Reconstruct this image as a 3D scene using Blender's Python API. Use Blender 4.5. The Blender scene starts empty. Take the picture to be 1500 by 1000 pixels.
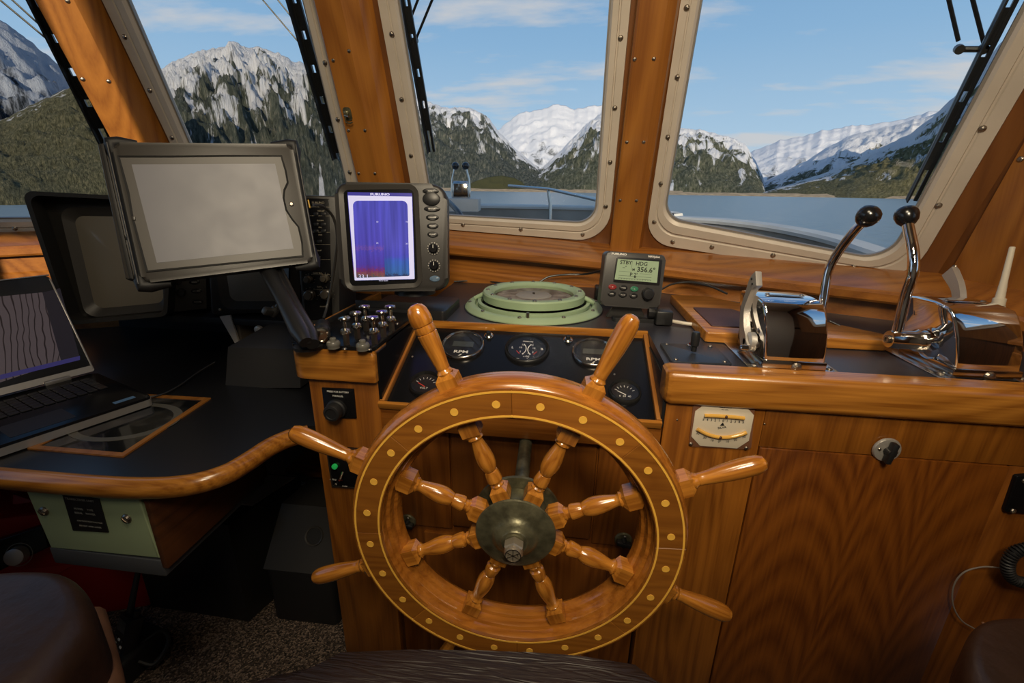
import bpy, bmesh, math, random
from mathutils import Vector, Matrix, noise
PI=math.pi
random.seed(7)
S=bpy.context.scene
COL=S.collection
# ------------------------------------------------------------------ camera
FPX=666.67
YAW,PITCH,ROLL=math.radians(7),math.radians(-18.45),math.radians(0.8)
ROT=Matrix.Rotation(YAW,3,'Z')@Matrix.Rotation(PI/2+PITCH,3,'X')@Matrix.Rotation(ROLL,3,'Z')
cam=bpy.data.cameras.new('camera'); cam.lens=16; cam.sensor_width=36; cam.clip_start=.02; cam.clip_end=20000
co=bpy.data.objects.new('camera',cam); co.matrix_world=ROT.to_4x4(); COL.objects.link(co); S.camera=co
# ------------------------------------------------------------------ world, sun, added fill lights, exposure
SUNDIR=Vector((.15,-.95,.24)).normalized()
S.view_settings.view_transform='Standard'; S.view_settings.look='None'
S.view_settings.gamma=1; S.view_settings.use_curve_mapping=False
S.view_settings.exposure=0.0
W=bpy.data.worlds.new('world'); S.world=W; W.use_nodes=True
def world():
    nt=W.node_tree; N=nt.nodes; L=nt.links; N.clear()
    out=N.new('ShaderNodeOutputWorld'); bg=N.new('ShaderNodeBackground'); L.new(bg.outputs[0],out.inputs[0])
    tc=N.new('ShaderNodeTexCoord'); sp=N.new('ShaderNodeSeparateXYZ'); L.new(tc.outputs['Generated'],sp.inputs[0])
    r=N.new('ShaderNodeValToRGB'); L.new(sp.outputs[2],r.inputs[0])
    e=r.color_ramp.elements; e[0].position=0.0; e[0].color=(.50,.62,.72,1); e[1].position=1; e[1].color=(.05,.13,.30,1)
    for p,c in ((.10,(.42,.60,.78,1)),(.25,(.27,.47,.71,1)),(.42,(.17,.35,.61,1)),(.6,(.10,.24,.48,1))):
        k=e.new(p); k.color=c
    # thin clouds on a plane far overhead: direction divided by height
    ad=N.new('ShaderNodeMath'); ad.operation='ADD'; ad.inputs[1].default_value=.12; L.new(sp.outputs[2],ad.inputs[0])
    dv=N.new('ShaderNodeVectorMath'); dv.operation='DIVIDE'; cb=N.new('ShaderNodeCombineXYZ')
    for i in range(3): L.new(ad.outputs[0],cb.inputs[i])
    L.new(tc.outputs['Generated'],dv.inputs[0]); L.new(cb.outputs[0],dv.inputs[1])
    mp=N.new('ShaderNodeMapping'); mp.inputs['Rotation'].default_value=(0,0,.5); mp.inputs['Scale'].default_value=(.8,1.7,1); mp.inputs['Location'].default_value=(2.3,.7,0)
    L.new(dv.outputs[0],mp.inputs[0])
    n=N.new('ShaderNodeTexNoise'); n.inputs['Scale'].default_value=1.25; n.inputs['Detail'].default_value=7; n.inputs['Roughness'].default_value=.56
    L.new(mp.outputs[0],n.inputs['Vector'])
    cr=N.new('ShaderNodeValToRGB'); cr.color_ramp.elements[0].position=.515; cr.color_ramp.elements[1].position=.66
    cr.color_ramp.elements[1].color=(.8,.8,.8,1)
    L.new(n.outputs[0],cr.inputs[0])
    mx=N.new('ShaderNodeMixRGB'); mx.inputs[2].default_value=(.66,.64,.64,1)
    L.new(cr.outputs[0],mx.inputs[0]); L.new(r.outputs[0],mx.inputs[1]); L.new(mx.outputs[0],bg.inputs[0])
    bg.inputs[1].default_value=1.0
world()
def sun():
    l=bpy.data.lights.new('sun','SUN'); l.energy=4.5; l.angle=.009; l.color=(1,.84,.62)
    o=bpy.data.objects.new('sun',l); o.rotation_euler=SUNDIR.to_track_quat('Z','Y').to_euler(); COL.objects.link(o)
sun()
def area(name,loc,to,size,sy,en,col,spread=PI):
    l=bpy.data.lights.new(name,'AREA'); l.shape='RECTANGLE'; l.size=size; l.size_y=sy; l.energy=en; l.color=col; l.spread=spread
    o=bpy.data.objects.new(name,l); o.location=loc
    o.rotation_euler=(Vector(loc)-Vector(to)).to_track_quat('Z','Y').to_euler(); COL.objects.link(o); return o
area('overhead_fill_light',(-.05,.05,.98),(0,.85,-.25),.45,.3,8,(1,.84,.60))  # added soft fill from overhead, no fixture belongs to it
area('aft_fill_light',(.15,-.45,.78),(.10,1.1,-.10),.35,.35,5.5,(1,.84,.60),1.45)  # added unseen fill behind the eye, narrowed to keep the lower cabin dark

# ------------------------------------------------------------------ geometry helpers
def ray(x,y): return ROT@Vector(((x-750)/FPX,-(y-500)/FPX,-1))
def on(ax,v,x,y):
    d=ray(x,y); return d*(v/d[ax])
def mtx(o,X,Y):
    X=Vector(X).normalized(); Y=Vector(Y); Z=X.cross(Y).normalized(); Y=Z.cross(X).normalized()
    m=Matrix((X,Y,Z)).transposed().to_4x4(); m.translation=Vector(o); return m
class Fr:
    def __init__(s,o,X,Y): s.m=mtx(o,X,Y); s.i=s.m.inverted()
    def loc(s,px,py,off=0.0):
        o=s.i@Vector((0,0,0)); d=s.i.to_3x3()@ray(px,py); t=(off-o.z)/d.z; p=o+d*t; return (p.x,p.y)
def put(o,name,parent=None):
    if name!=o.name: o.name=name
    COL.objects.link(o)
    if parent is not None: o.parent=parent
    return o
def props(o,label=None,cat=None,group=None,kind=None):
    if label: o['label']=label
    if cat: o['category']=cat
    if group: o['group']=group
    if kind: o['kind']=kind
    return o
def thing(name,label=None,cat=None,m=None,group=None,kind=None):
    o=bpy.data.objects.new(name,None); o.empty_display_size=.02; COL.objects.link(o)
    if m is not None: o.matrix_world=m if isinstance(m,Matrix) else Matrix.Translation(Vector(m))
    return props(o,label,cat,group,kind)
def obj(name,bm,mat,parent=None,ang=35,label=None,m=None):
    if ang is not None:
        for f in bm.faces: f.smooth=True
    bmesh.ops.recalc_face_normals(bm,faces=bm.faces[:])
    me=bpy.data.meshes.new(name); bm.to_mesh(me); bm.free()
    if ang is not None: me.set_sharp_from_angle(angle=math.radians(ang))
    for k in (mat if isinstance(mat,(list,tuple)) else [mat]): me.materials.append(k)
    o=bpy.data.objects.new(name,me); COL.objects.link(o)
    if parent is not None: o.parent=parent
    if m is not None: o.matrix_local=m
    if label: o['label']=label
    return o
def BM(): return bmesh.new()
def xf(bm,vs,M):
    if M is not None: bmesh.ops.transform(bm,matrix=M,verts=list(vs))
def box(bm,c,s,bev=0,M=None,seg=2):
    r=bmesh.ops.create_cube(bm,size=1); vs=r['verts']
    bmesh.ops.scale(bm,vec=s,verts=vs); bmesh.ops.translate(bm,vec=c,verts=vs)
    if bev>0:
        es=list({e for v in vs for e in v.link_edges})
        rr=bmesh.ops.bevel(bm,geom=es,offset=bev,segments=seg,profile=.5,affect='EDGES')
        vs=list({v for f in rr['faces'] for v in f.verts}|{v for v in vs if v.is_valid})
    xf(bm,vs,M); return vs
def lathe(bm,prof,seg=32,M=None,cap=True):
    """profile of (r,z), revolved about local z"""
    rings=[];allv=[]
    for r,z in prof:
        if r<1e-6:
            v=bm.verts.new((0,0,z)); rings.append([v]); allv.append(v)
        else:
            ring=[bm.verts.new((r*math.cos(2*PI*i/seg),r*math.sin(2*PI*i/seg),z)) for i in range(seg)]
            rings.append(ring); allv+=ring
    for a,b in zip(rings[:-1],rings[1:]):
        for i in range(seg):
            j=(i+1)%seg
            if len(a)==1 and len(b)==1: continue
            if len(a)==1: bm.faces.new((a[0],b[i],b[j]))
            elif len(b)==1: bm.faces.new((a[i],b[0],a[j]))
            else: bm.faces.new((a[i],a[j],b[j],b[i]))
    if cap:
        if len(rings[0])>1: bm.faces.new(rings[0][::-1])
        if len(rings[-1])>1: bm.faces.new(rings[-1])
    xf(bm,allv,M); return allv
def torus_lathe(bm,prof,seg=64,M=None):
    """closed profile (r,z) ring"""
    rings=[[bm.verts.new((r*math.cos(2*PI*i/seg),r*math.sin(2*PI*i/seg),z)) for i in range(seg)] for r,z in prof]
    n=len(rings)
    for k in range(n):
        a=rings[k];b=rings[(k+1)%n]
        for i in range(seg):
            j=(i+1)%seg; bm.faces.new((a[i],a[j],b[j],b[i]))
    xf(bm,[v for r in rings for v in r],M)
def prism(bm,poly,z0,z1,bev=0,M=None,seg=2):
    a=[bm.verts.new((p[0],p[1],z0)) for p in poly]; b=[bm.verts.new((p[0],p[1],z1)) for p in poly]; n=len(poly)
    bm.faces.new(a[::-1]); top=bm.faces.new(b)
    for i in range(n): bm.faces.new((a[i],a[(i+1)%n],b[(i+1)%n],b[i]))
    vs=a+b
    if bev>0:
        rr=bmesh.ops.bevel(bm,geom=list(top.edges),offset=bev,segments=seg,profile=.5,affect='EDGES')
        vs=list({v for f in rr['faces'] for v in f.verts}|{v for v in vs if v.is_valid})
    xf(bm,vs,M); return vs
def ringplate(bm,outer,inner,z0,z1,M=None,zin=None):
    """plate with a hole; outer and inner have as many points"""
    n=len(outer); zi=z1 if zin is None else zin
    A=[bm.verts.new((p[0],p[1],z0)) for p in outer]; B=[bm.verts.new((p[0],p[1],z1)) for p in outer]
    C=[bm.verts.new((p[0],p[1],zi)) for p in inner]; D=[bm.verts.new((p[0],p[1],z0)) for p in inner]
    for i in range(n):
        j=(i+1)%n
        for P,Q in ((A,B),(B,C),(C,D),(D,A)): bm.faces.new((P[i],P[j],Q[j],Q[i]))
    vs=A+B+C+D; xf(bm,vs,M); return vs
def rrect(x0,y0,x1,y1,r,n=6):
    pts=[]
    for cx,cy,a in ((x1-r,y1-r,0),(x0+r,y1-r,90),(x0+r,y0+r,180),(x1-r,y0+r,270)):
        for i in range(n+1):
            t=math.radians(a+90*i/n); pts.append((cx+r*math.cos(t),cy+r*math.sin(t)))
    return pts
def rquad(P,r,n=6):
    """rounded corners for a convex polygon P (ccw)"""
    out=[];N=len(P)
    rs=r if isinstance(r,(list,tuple)) else [r]*N
    for i in range(N):
        p=Vector(P[i]);a=(Vector(P[i-1])-p).normalized();b=(Vector(P[(i+1)%N])-p).normalized();rr=rs[i]
        half=a.angle(b)/2; d=rr/math.tan(half); s=p+a*d; e=p+b*d
        c=p+(a+b).normalized()*(rr/math.sin(half))
        a0=math.atan2(s.y-c.y,s.x-c.x);a1=math.atan2(e.y-c.y,e.x-c.x); da=(a1-a0+PI)%(2*PI)-PI
        for k in range(n+1): t=a0+da*k/n; out.append((c.x+rr*math.cos(t),c.y+rr*math.sin(t)))
    return out
def inset(P,d):
    """offset ccw polygon inwards by d (small)"""
    out=[];N=len(P)
    for i in range(N):
        p=Vector(P[i]);a=(p-Vector(P[i-1])).normalized();b=(Vector(P[(i+1)%N])-p).normalized()
        t=a+b
        if t.length<1e-6: t=a
        t.normalize(); nrm=Vector((-t.y,t.x)); k=max(.5,nrm.dot(Vector((-a.y,a.x)))); out.append(tuple(p+nrm*(d/k)))
    return out
def rays_to_rect(inner,x0,y0,x1,y1):
    """points on the rectangle boundary matched one to one with the inner loop, corners kept"""
    cx=(x0+x1)/2;cy=(y0+y1)/2;out=[]
    for px,py in inner:
        dx=px-cx;dy=py-cy
        t=min((x1-cx)/abs(dx) if abs(dx)>1e-9 else 1e9,(y1-cy)/abs(dy) if abs(dy)>1e-9 else 1e9); out.append([cx+dx*t,cy+dy*t])
    for X,Y in ((x0,y0),(x1,y0),(x1,y1),(x0,y1)):
        k=min(range(len(out)),key=lambda i:(out[i][0]-X)**2+(out[i][1]-Y)**2); out[k]=[X,Y]
    return [tuple(p) for p in out]
def tube(bm,pts,r,seg=10,M=None,closed=False,caps=True):
    P=[Vector(p) for p in pts]; n=len(P); R=r if isinstance(r,(list,tuple)) else [r]*n
    T=[]
    for i in range(n):
        if closed: t=P[(i+1)%n]-P[i-1]
        else: t=P[min(i+1,n-1)]-P[max(i-1,0)]
        T.append(t.normalized())
    u=T[0].orthogonal().normalized(); rings=[]
    for i in range(n):
        u=(u-T[i]*u.dot(T[i])).normalized(); v=T[i].cross(u)
        rings.append([bm.verts.new(P[i]+(u*math.cos(2*PI*k/seg)+v*math.sin(2*PI*k/seg))*R[i]) for k in range(seg)])
    for i in range(n if closed else n-1):
        a=rings[i];b=rings[(i+1)%n]
        for k in range(seg): j=(k+1)%seg; bm.faces.new((a[k],a[j],b[j],b[k]))
    if not closed and caps: bm.faces.new(rings[0][::-1]); bm.faces.new(rings[-1])
    xf(bm,[v for q in rings for v in q],M)
def spline(pts,n=8):
    P=[Vector(p) for p in pts]; out=[]
    Q=[P[0]*2-P[1]]+P+[P[-1]*2-P[-2]]
    for i in range(1,len(Q)-2):
        for k in range(n):
            t=k/n; a,b,c,d=Q[i-1],Q[i],Q[i+1],Q[i+2]
            out.append(.5*((2*b)+(c-a)*t+(2*a-5*b+4*c-d)*t*t+(3*b-a-3*c+d)*t**3))
    out.append(P[-1]); return out
def T(x,y,z): return Matrix.Translation((x,y,z))
def RZ(a): return Matrix.Rotation(a,4,'Z')
def RX(a): return Matrix.Rotation(a,4,'X')
def RY(a): return Matrix.Rotation(a,4,'Y')
def sphere(bm,c,r,seg=24,M=None,sc=(1,1,1)):
    q=bmesh.ops.create_uvsphere(bm,u_segments=seg,v_segments=seg//2,radius=r)['verts']
    bmesh.ops.scale(bm,vec=sc,verts=q); bmesh.ops.translate(bm,vec=c,verts=q); xf(bm,q,M)
_fc={}
def text(s,size,mat,parent,x,y,z=0.0,ext=.0002,name='lettering',align='CENTER',rot=0,sx=1.0,bold=0.0):
    cu=bpy.data.curves.new('t','FONT'); cu.body=s; cu.size=size; cu.extrude=ext; cu.align_x=align; cu.align_y='CENTER'; cu.offset=bold*size; cu.resolution_u=2
    o=bpy.data.objects.new('t',cu); COL.objects.link(o); dg=bpy.context.evaluated_depsgraph_get(); dg.update()
    me=bpy.data.meshes.new_from_object(o.evaluated_get(dg)); bpy.data.objects.remove(o)
    me.materials.clear(); me.materials.append(mat)
    r=bpy.data.objects.new(name,me); COL.objects.link(r); r.parent=parent
    r.matrix_local=T(x,y,z)@RZ(rot)@Matrix.Diagonal((sx,1,1,1)); return r
# ------------------------------------------------------------------ materials
MATS={}
def mat(name,col,rough=.5,metal=0,coat=0,spec=.5,bump=0,bscale=200,emis=None,es=1,var=0,vscale=20):
    m=bpy.data.materials.new(name); m.use_nodes=True; nt=m.node_tree; b=nt.nodes['Principled BSDF']
    b.inputs['Base Color'].default_value=(*col,1); b.inputs['Roughness'].default_value=rough; b.inputs['Metallic'].default_value=metal
    b.inputs['Coat Weight'].default_value=coat; b.inputs['Coat Roughness'].default_value=.08; b.inputs['Specular IOR Level'].default_value=spec
    tc=nt.nodes.new('ShaderNodeTexCoord')
    if var>0:
        n=nt.nodes.new('ShaderNodeTexNoise'); n.inputs['Scale'].default_value=vscale; n.inputs['Detail'].default_value=5
        nt.links.new(tc.outputs['Object'],n.inputs['Vector'])
        r=nt.nodes.new('ShaderNodeValToRGB'); r.color_ramp.elements[0].position=.3; r.color_ramp.elements[1].position=.7
        r.color_ramp.elements[0].color=(*[c*(1-var) for c in col],1); r.color_ramp.elements[1].color=(*[min(1,c*(1+var)) for c in col],1)
        nt.links.new(n.outputs[0],r.inputs[0]); nt.links.new(r.outputs[0],b.inputs['Base Color'])
    if bump>0:
        n=nt.nodes.new('ShaderNodeTexNoise'); n.inputs['Scale'].default_value=bscale; n.inputs['Detail'].default_value=3
        nt.links.new(tc.outputs['Object'],n.inputs['Vector']); bp=nt.nodes.new('ShaderNodeBump'); bp.inputs['Strength'].default_value=bump; bp.inputs['Distance'].default_value=.002
        nt.links.new(n.outputs[0],bp.inputs['Height']); nt.links.new(bp.outputs[0],b.inputs['Normal'])
    if emis: b.inputs['Emission Color'].default_value=(*emis,1); b.inputs['Emission Strength'].default_value=es
    return m
def wood(name,dark,light,axis='x',sc=1.0,rough=.32,coat=.35,rings=7,seed=0,fib=.35,rnd=.12,con=.85,arch=None):
    """varnished timber; grain runs along axis, contour-like growth rings from stretched noise"""
    m=bpy.data.materials.new(name); m.use_nodes=True; nt=m.node_tree; N=nt.nodes; L=nt.links; b=N['Principled BSDF']
    b.inputs['Roughness'].default_value=rough; b.inputs['Coat Weight'].default_value=coat; b.inputs['Coat Roughness'].default_value=.12
    tc=N.new('ShaderNodeTexCoord'); mp=N.new('ShaderNodeMapping')
    s=[6*sc]*3; s['xyz'.index(axis)]=.75*sc; mp.inputs['Scale'].default_value=s; mp.inputs['Location'].default_value=(seed*1.7,seed*.9,seed*2.3)
    L.new(tc.outputs['Object'],mp.inputs[0])
    n=N.new('ShaderNodeTexNoise'); n.inputs['Scale'].default_value=1; n.inputs['Detail'].default_value=1.2; n.inputs['Roughness'].default_value=.35; L.new(mp.outputs[0],n.inputs['Vector'])
    mu=N.new('ShaderNodeMath'); mu.operation='MULTIPLY'; mu.inputs[1].default_value=rings*2; L.new(n.outputs[0],mu.inputs[0])
    pp=N.new('ShaderNodeMath'); pp.operation='PINGPONG'; pp.inputs[1].default_value=.5; L.new(mu.outputs[0],pp.inputs[0])
    if arch:
        x0,half,b_,per=arch
        def ma(op,a,b=None,c=None):
            q=N.new('ShaderNodeMath'); q.operation=op
            for i_,v_ in enumerate((a,b,c)):
                if v_ is None: continue
                if isinstance(v_,(int,float)): q.inputs[i_].default_value=v_
                else: L.new(v_,q.inputs[i_])
            return q.outputs[0]
        sx=N.new('ShaderNodeSeparateXYZ'); L.new(tc.outputs['Object'],sx.inputs[0])
        warp=ma('MULTIPLY_ADD',n.outputs[0],.2,-.1)
        xx=ma('ADD',ma('ADD',sx.outputs[0],-x0),warp); xp=ma('PINGPONG',xx,half)
        g=ma('ADD',ma('MULTIPLY',ma('MULTIPLY',xp,xp),b_),sx.outputs[2]); g=ma('MULTIPLY_ADD',n.outputs[0],.5,g)
        L.new(ma('MULTIPLY',g,per),pp.inputs[0])
    m2=N.new('ShaderNodeMapping'); s2=[230]*3; s2['xyz'.index(axis)]=7; m2.inputs['Scale'].default_value=s2; L.new(tc.outputs['Object'],m2.inputs[0])
    f=N.new('ShaderNodeTexNoise'); f.inputs['Scale'].default_value=1; f.inputs['Detail'].default_value=2; L.new(m2.outputs[0],f.inputs['Vector'])
    big=N.new('ShaderNodeTexNoise'); big.inputs['Scale'].default_value=3.5; big.inputs['Detail'].default_value=2; L.new(tc.outputs['Object'],big.inputs['Vector'])
    a1=N.new('ShaderNodeMath'); a1.operation='MULTIPLY_ADD'; a1.inputs[1].default_value=con; L.new(pp.outputs[0],a1.inputs[0])
    a2=N.new('ShaderNodeMath'); a2.operation='MULTIPLY_ADD'; a2.inputs[1].default_value=fib*2; a2.inputs[2].default_value=-fib
    L.new(f.outputs[0],a2.inputs[0]); L.new(a2.outputs[0],a1.inputs[2])
    a3=N.new('ShaderNodeMath'); a3.operation='MULTIPLY_ADD'; a3.inputs[1].default_value=.7; L.new(big.outputs[0],a3.inputs[0]); L.new(a1.outputs[0],a3.inputs[2])
    r=N.new('ShaderNodeValToRGB'); e=r.color_ramp.elements; e[0].position=.25; e[0].color=(*dark,1); e[1].position=1.0; e[1].color=(*light,1)
    k=e.new(.6); k.color=(*[(a*.45+c*.55) for a,c in zip(dark,light)],1)
    L.new(a3.outputs[0],r.inputs[0])
    oi=N.new('ShaderNodeObjectInfo'); mr=N.new('ShaderNodeMapRange'); mr.inputs[3].default_value=1-rnd; mr.inputs[4].default_value=1+rnd; L.new(oi.outputs['Random'],mr.inputs[0])
    hs=N.new('ShaderNodeHueSaturation'); L.new(mr.outputs[0],hs.inputs['Value']); L.new(r.outputs[0],hs.inputs['Color']); L.new(hs.outputs[0],b.inputs['Base Color'])
    hs.inputs['Hue'].default_value=.5065; hs.inputs['Saturation'].default_value=1.0
    bp=N.new('ShaderNodeBump'); bp.inputs['Strength'].default_value=.12; bp.inputs['Distance'].default_value=.001; L.new(f.outputs[0],bp.inputs['Height']); L.new(bp.outputs[0],b.inputs['Normal'])
    return m
WD=dict(dark=(.15,.037,.006),light=(.42,.14,.024))
w_cab_z=wood('teak_panel_vertical',(.115,.028,.0042),(.235,.068,.0105),'z',1.3,.36,.2,rings=6)
w_door=wood('teak_door_cathedral_grain',(.105,.023,.0030),(.27,.072,.0090),'z',1.0,.36,.2,rings=11,seed=3,fib=.30,con=.62,arch=(-.11,.075,40,10))
w_rail=wood('teak_rail_lighter',(.16,.043,.006),(.33,.103,.014),'z',1.5,.33,.3,rings=6)
w_cab_x=wood('teak_panel_horizontal',(.13,.033,.005),(.30,.092,.015),'x',1.2,.33,.35)
w_cap=wood('teak_cap_rail',(.24,.072,.010),(.50,.185,.030),'x',1.6,.28,.5,fib=.5)
w_post=wood('varnished_post',(.24,.072,.012),(.42,.15,.027),'z',.9,.38,.2,fib=.2)
w_sill=wood('varnished_sill',(.22,.062,.011),(.44,.15,.028),'x',1.1,.3,.4,fib=.25)
w_rim=wood('wheel_rim_timber',(.26,.072,.010),(.45,.145,.022),'x',1.4,.22,.7,fib=.45,rnd=.05)
w_band=wood('wheel_band_timber',(.22,.065,.010),(.36,.12,.018),'x',2.0,.3,.5,fib=.3,rnd=.16)
w_spoke=wood('wheel_spoke_timber',(.30,.090,.012),(.56,.20,.030),'z',2.2,.2,.8,fib=.7,rnd=.1)
w_inlay=mat('boxwood_inlay',(.92,.50,.075),.3,coat=.5,var=.08,vscale=60)
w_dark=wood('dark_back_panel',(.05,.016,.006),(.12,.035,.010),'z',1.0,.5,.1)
alu=mat('painted_aluminium_frame',(.58,.51,.43),.45,metal=.1,var=.07,vscale=9,bump=.05,bscale=400)
alu_in=mat('frame_inner_lip',(.30,.275,.25),.4,metal=.35)
steel=mat('dull_steel_screw',(.35,.31,.26),.32,metal=1,bump=.2,bscale=600)
chrome=mat('polished_chrome',(.86,.86,.87),.045,metal=1)
castm=mat('cast_aluminium',(.50,.47,.43),.38,metal=.6,bump=.25,bscale=500)
brass=mat('aged_bronze',(.15,.14,.085),.38,metal=.6,var=.5,vscale=45,bump=.25,bscale=150)
black=mat('black_plastic',(.012,.012,.013),.38)
blackm=mat('black_matt',(.008,.008,.009),.6)
blackg=mat('black_gloss_panel',(.006,.006,.007),.22,spec=.28)
rubber=mat('black_rubber',(.009,.009,.010),.55)
lamin=mat('dark_counter_laminate',(.030,.029,.036),.33,var=.15,vscale=6,bump=.03,bscale=900)
deskm=mat('black_desk_laminate',(.010,.010,.011),.30,bump=.03,bscale=700)
casegrey=mat('dark_grey_plastic_case',(.030,.028,.026),.38,bump=.06,bscale=900)
casegrey2=mat('warm_grey_rugged_case',(.040,.036,.032),.33,bump=.04,bscale=900)
sounderc=mat('charcoal_display_housing',(.024,.022,.021),.42,bump=.08,bscale=900)
green=mat('pale_green_enamel',(.30,.40,.25),.42,var=.06,vscale=12)
greenbox=mat('sage_green_box',(.30,.37,.22),.45,var=.04,vscale=8)
white=mat('white_print',(.72,.70,.66),.5)
cream=mat('cream_scale_plate',(.66,.58,.45),.35,coat=.3)
red=mat('red_plastic',(.30,.006,.006),.4)
redp=mat('red_print',(.65,.05,.03),.45)
ivory=mat('ivory_plastic',(.62,.56,.45),.4)
glass=None
def mk_glass(name,col=(1,1,1),rough=0.0,mixw=.06):
    m=bpy.data.materials.new(name); m.use_nodes=True; nt=m.node_tree; N=nt.nodes; N.clear()
    o=N.new('ShaderNodeOutputMaterial'); t=N.new('ShaderNodeBsdfTransparent'); t.inputs[0].default_value=(*col,1)
    g=N.new('ShaderNodeBsdfGlossy'); g.inputs['Roughness'].default_value=rough; g.inputs[0].default_value=(1,1,1,1)
    fr=N.new('ShaderNodeFresnel'); fr.inputs[0].default_value=1.45; mu=N.new('ShaderNodeMath'); mu.operation='MULTIPLY'; mu.inputs[1].default_value=mixw
    mx=N.new('ShaderNodeMixShader'); nt.links.new(fr.outputs[0],mu.inputs[0]); nt.links.new(mu.outputs[0],mx.inputs[0])
    nt.links.new(t.outputs[0],mx.inputs[1]); nt.links.new(g.outputs[0],mx.inputs[2]); nt.links.new(mx.outputs[0],o.inputs[0]); return m
glass=mk_glass('window_glass',(.96,.97,.97),0,.12)
gaugeglass=mk_glass('gauge_glass',(.98,.98,.98),.02,.03)
leather=mat('brown_leather',(.030,.015,.010),.42,bump=.5,bscale=70,var=.35,vscale=14)
def leather_creased():
    m=mat('creased_dark_leather',(.022,.012,.009),.45,var=.3,vscale=8); nt=m.node_tree; N=nt.nodes; L=nt.links; b=N['Principled BSDF']
    tc=N.new('ShaderNodeTexCoord'); mp=N.new('ShaderNodeMapping'); mp.inputs['Scale'].default_value=(6,60,60); L.new(tc.outputs['Object'],mp.inputs[0])
    n=N.new('ShaderNodeTexNoise'); n.inputs['Scale'].default_value=1; n.inputs['Detail'].default_value=3; L.new(mp.outputs[0],n.inputs['Vector'])
    w=N.new('ShaderNodeMath'); w.operation='MULTIPLY'; w.inputs[1].default_value=9; L.new(n.outputs[0],w.inputs[0])
    p=N.new('ShaderNodeMath'); p.operation='PINGPONG'; p.inputs[1].default_value=.5; L.new(w.outputs[0],p.inputs[0])
    bp=N.new('ShaderNodeBump'); bp.inputs['Strength'].default_value=.5; bp.inputs['Distance'].default_value=.003; L.new(p.outputs[0],bp.inputs['Height']); L.new(bp.outputs[0],b.inputs['Normal'])
    return m
leather2=leather_creased()
def carpet_m():
    m=bpy.data.materials.new('speckled_carpet'); m.use_nodes=True; nt=m.node_tree; N=nt.nodes; L=nt.links; b=N['Principled BSDF']
    tc=N.new('ShaderNodeTexCoord'); v=N.new('ShaderNodeTexVoronoi'); v.inputs['Scale'].default_value=240; L.new(tc.outputs['Object'],v.inputs['Vector'])
    r=N.new('ShaderNodeValToRGB'); e=r.color_ramp.elements; e[0].color=(.015,.011,.008,1); e[1].color=(.28,.20,.15,1); k=e.new(.5); k.color=(.075,.05,.036,1)
    sp=N.new('ShaderNodeSeparateXYZ'); L.new(v.outputs['Color'],sp.inputs[0]); L.new(sp.outputs[0],r.inputs[0]); L.new(r.outputs[0],b.inputs['Base Color'])
    b.inputs['Roughness'].default_value=.95
    bp=N.new('ShaderNodeBump'); bp.inputs['Strength'].default_value=1; bp.inputs['Distance'].default_value=.004; L.new(v.outputs['Distance'],bp.inputs['Height']); L.new(bp.outputs[0],b.inputs['Normal'])
    return m
carpet=carpet_m()
#=====STRUCTURE=====

def struct(name,bm,m,parent=None,ang=35,mm=None):
    o=obj(name,bm,m,parent,ang,m=mm)
    if parent is None: o['kind']='structure'
    return o
w_posty=wood('varnished_post_long_grain',(.24,.072,.012),(.42,.15,.027),'y',.9,.38,.2,fib=.2)
w_recess=wood('window_recess_timber',(.12,.036,.009),(.20,.066,.016),'y',.9,.45,.1,fib=.2)  # darker copy of the post timber, recess shade put into its colour
ceil_m=mat('cream_ceiling_panel',(.50,.42,.30),.6)
FLOOR=-1.25; CTR=-.31; DESK=-.49; CEIL=1.16
# floor
bm=BM(); box(bm,(-.48,.35,FLOOR-.02),(3.4,2.6,.04)); struct('floor',bm,carpet)
bm=BM(); box(bm,(-.5,-.0,CEIL+.02),(3.5,2.36,.04)); struct('ceiling',bm,ceil_m)
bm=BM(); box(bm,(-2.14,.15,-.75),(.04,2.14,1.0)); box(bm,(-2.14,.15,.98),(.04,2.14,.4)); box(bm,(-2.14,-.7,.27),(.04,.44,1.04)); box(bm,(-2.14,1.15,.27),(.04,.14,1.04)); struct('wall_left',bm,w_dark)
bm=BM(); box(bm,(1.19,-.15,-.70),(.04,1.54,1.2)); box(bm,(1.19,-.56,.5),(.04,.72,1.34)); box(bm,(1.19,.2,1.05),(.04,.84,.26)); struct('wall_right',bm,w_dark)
# rear wall; two unseen openings added to send sun onto left post and sill
bm=BM()
for x0,x1,z0,z1 in ((-2.16,1.21,-1.25,.20),(-2.16,-1.50,.20,1.16),(-1.50,-1.34,.40,1.16),(-1.34,-1.10,.20,1.16),(-1.10,-1.01,.20,.58),(-1.10,-1.01,1.13,1.16),(-1.01,1.21,.20,1.16)):
    box(bm,((x0+x1)/2,-.92,(z0+z1)/2),(x1-x0,.04,z1-z0))
struct('wall_rear',bm,ceil_m)
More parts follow.
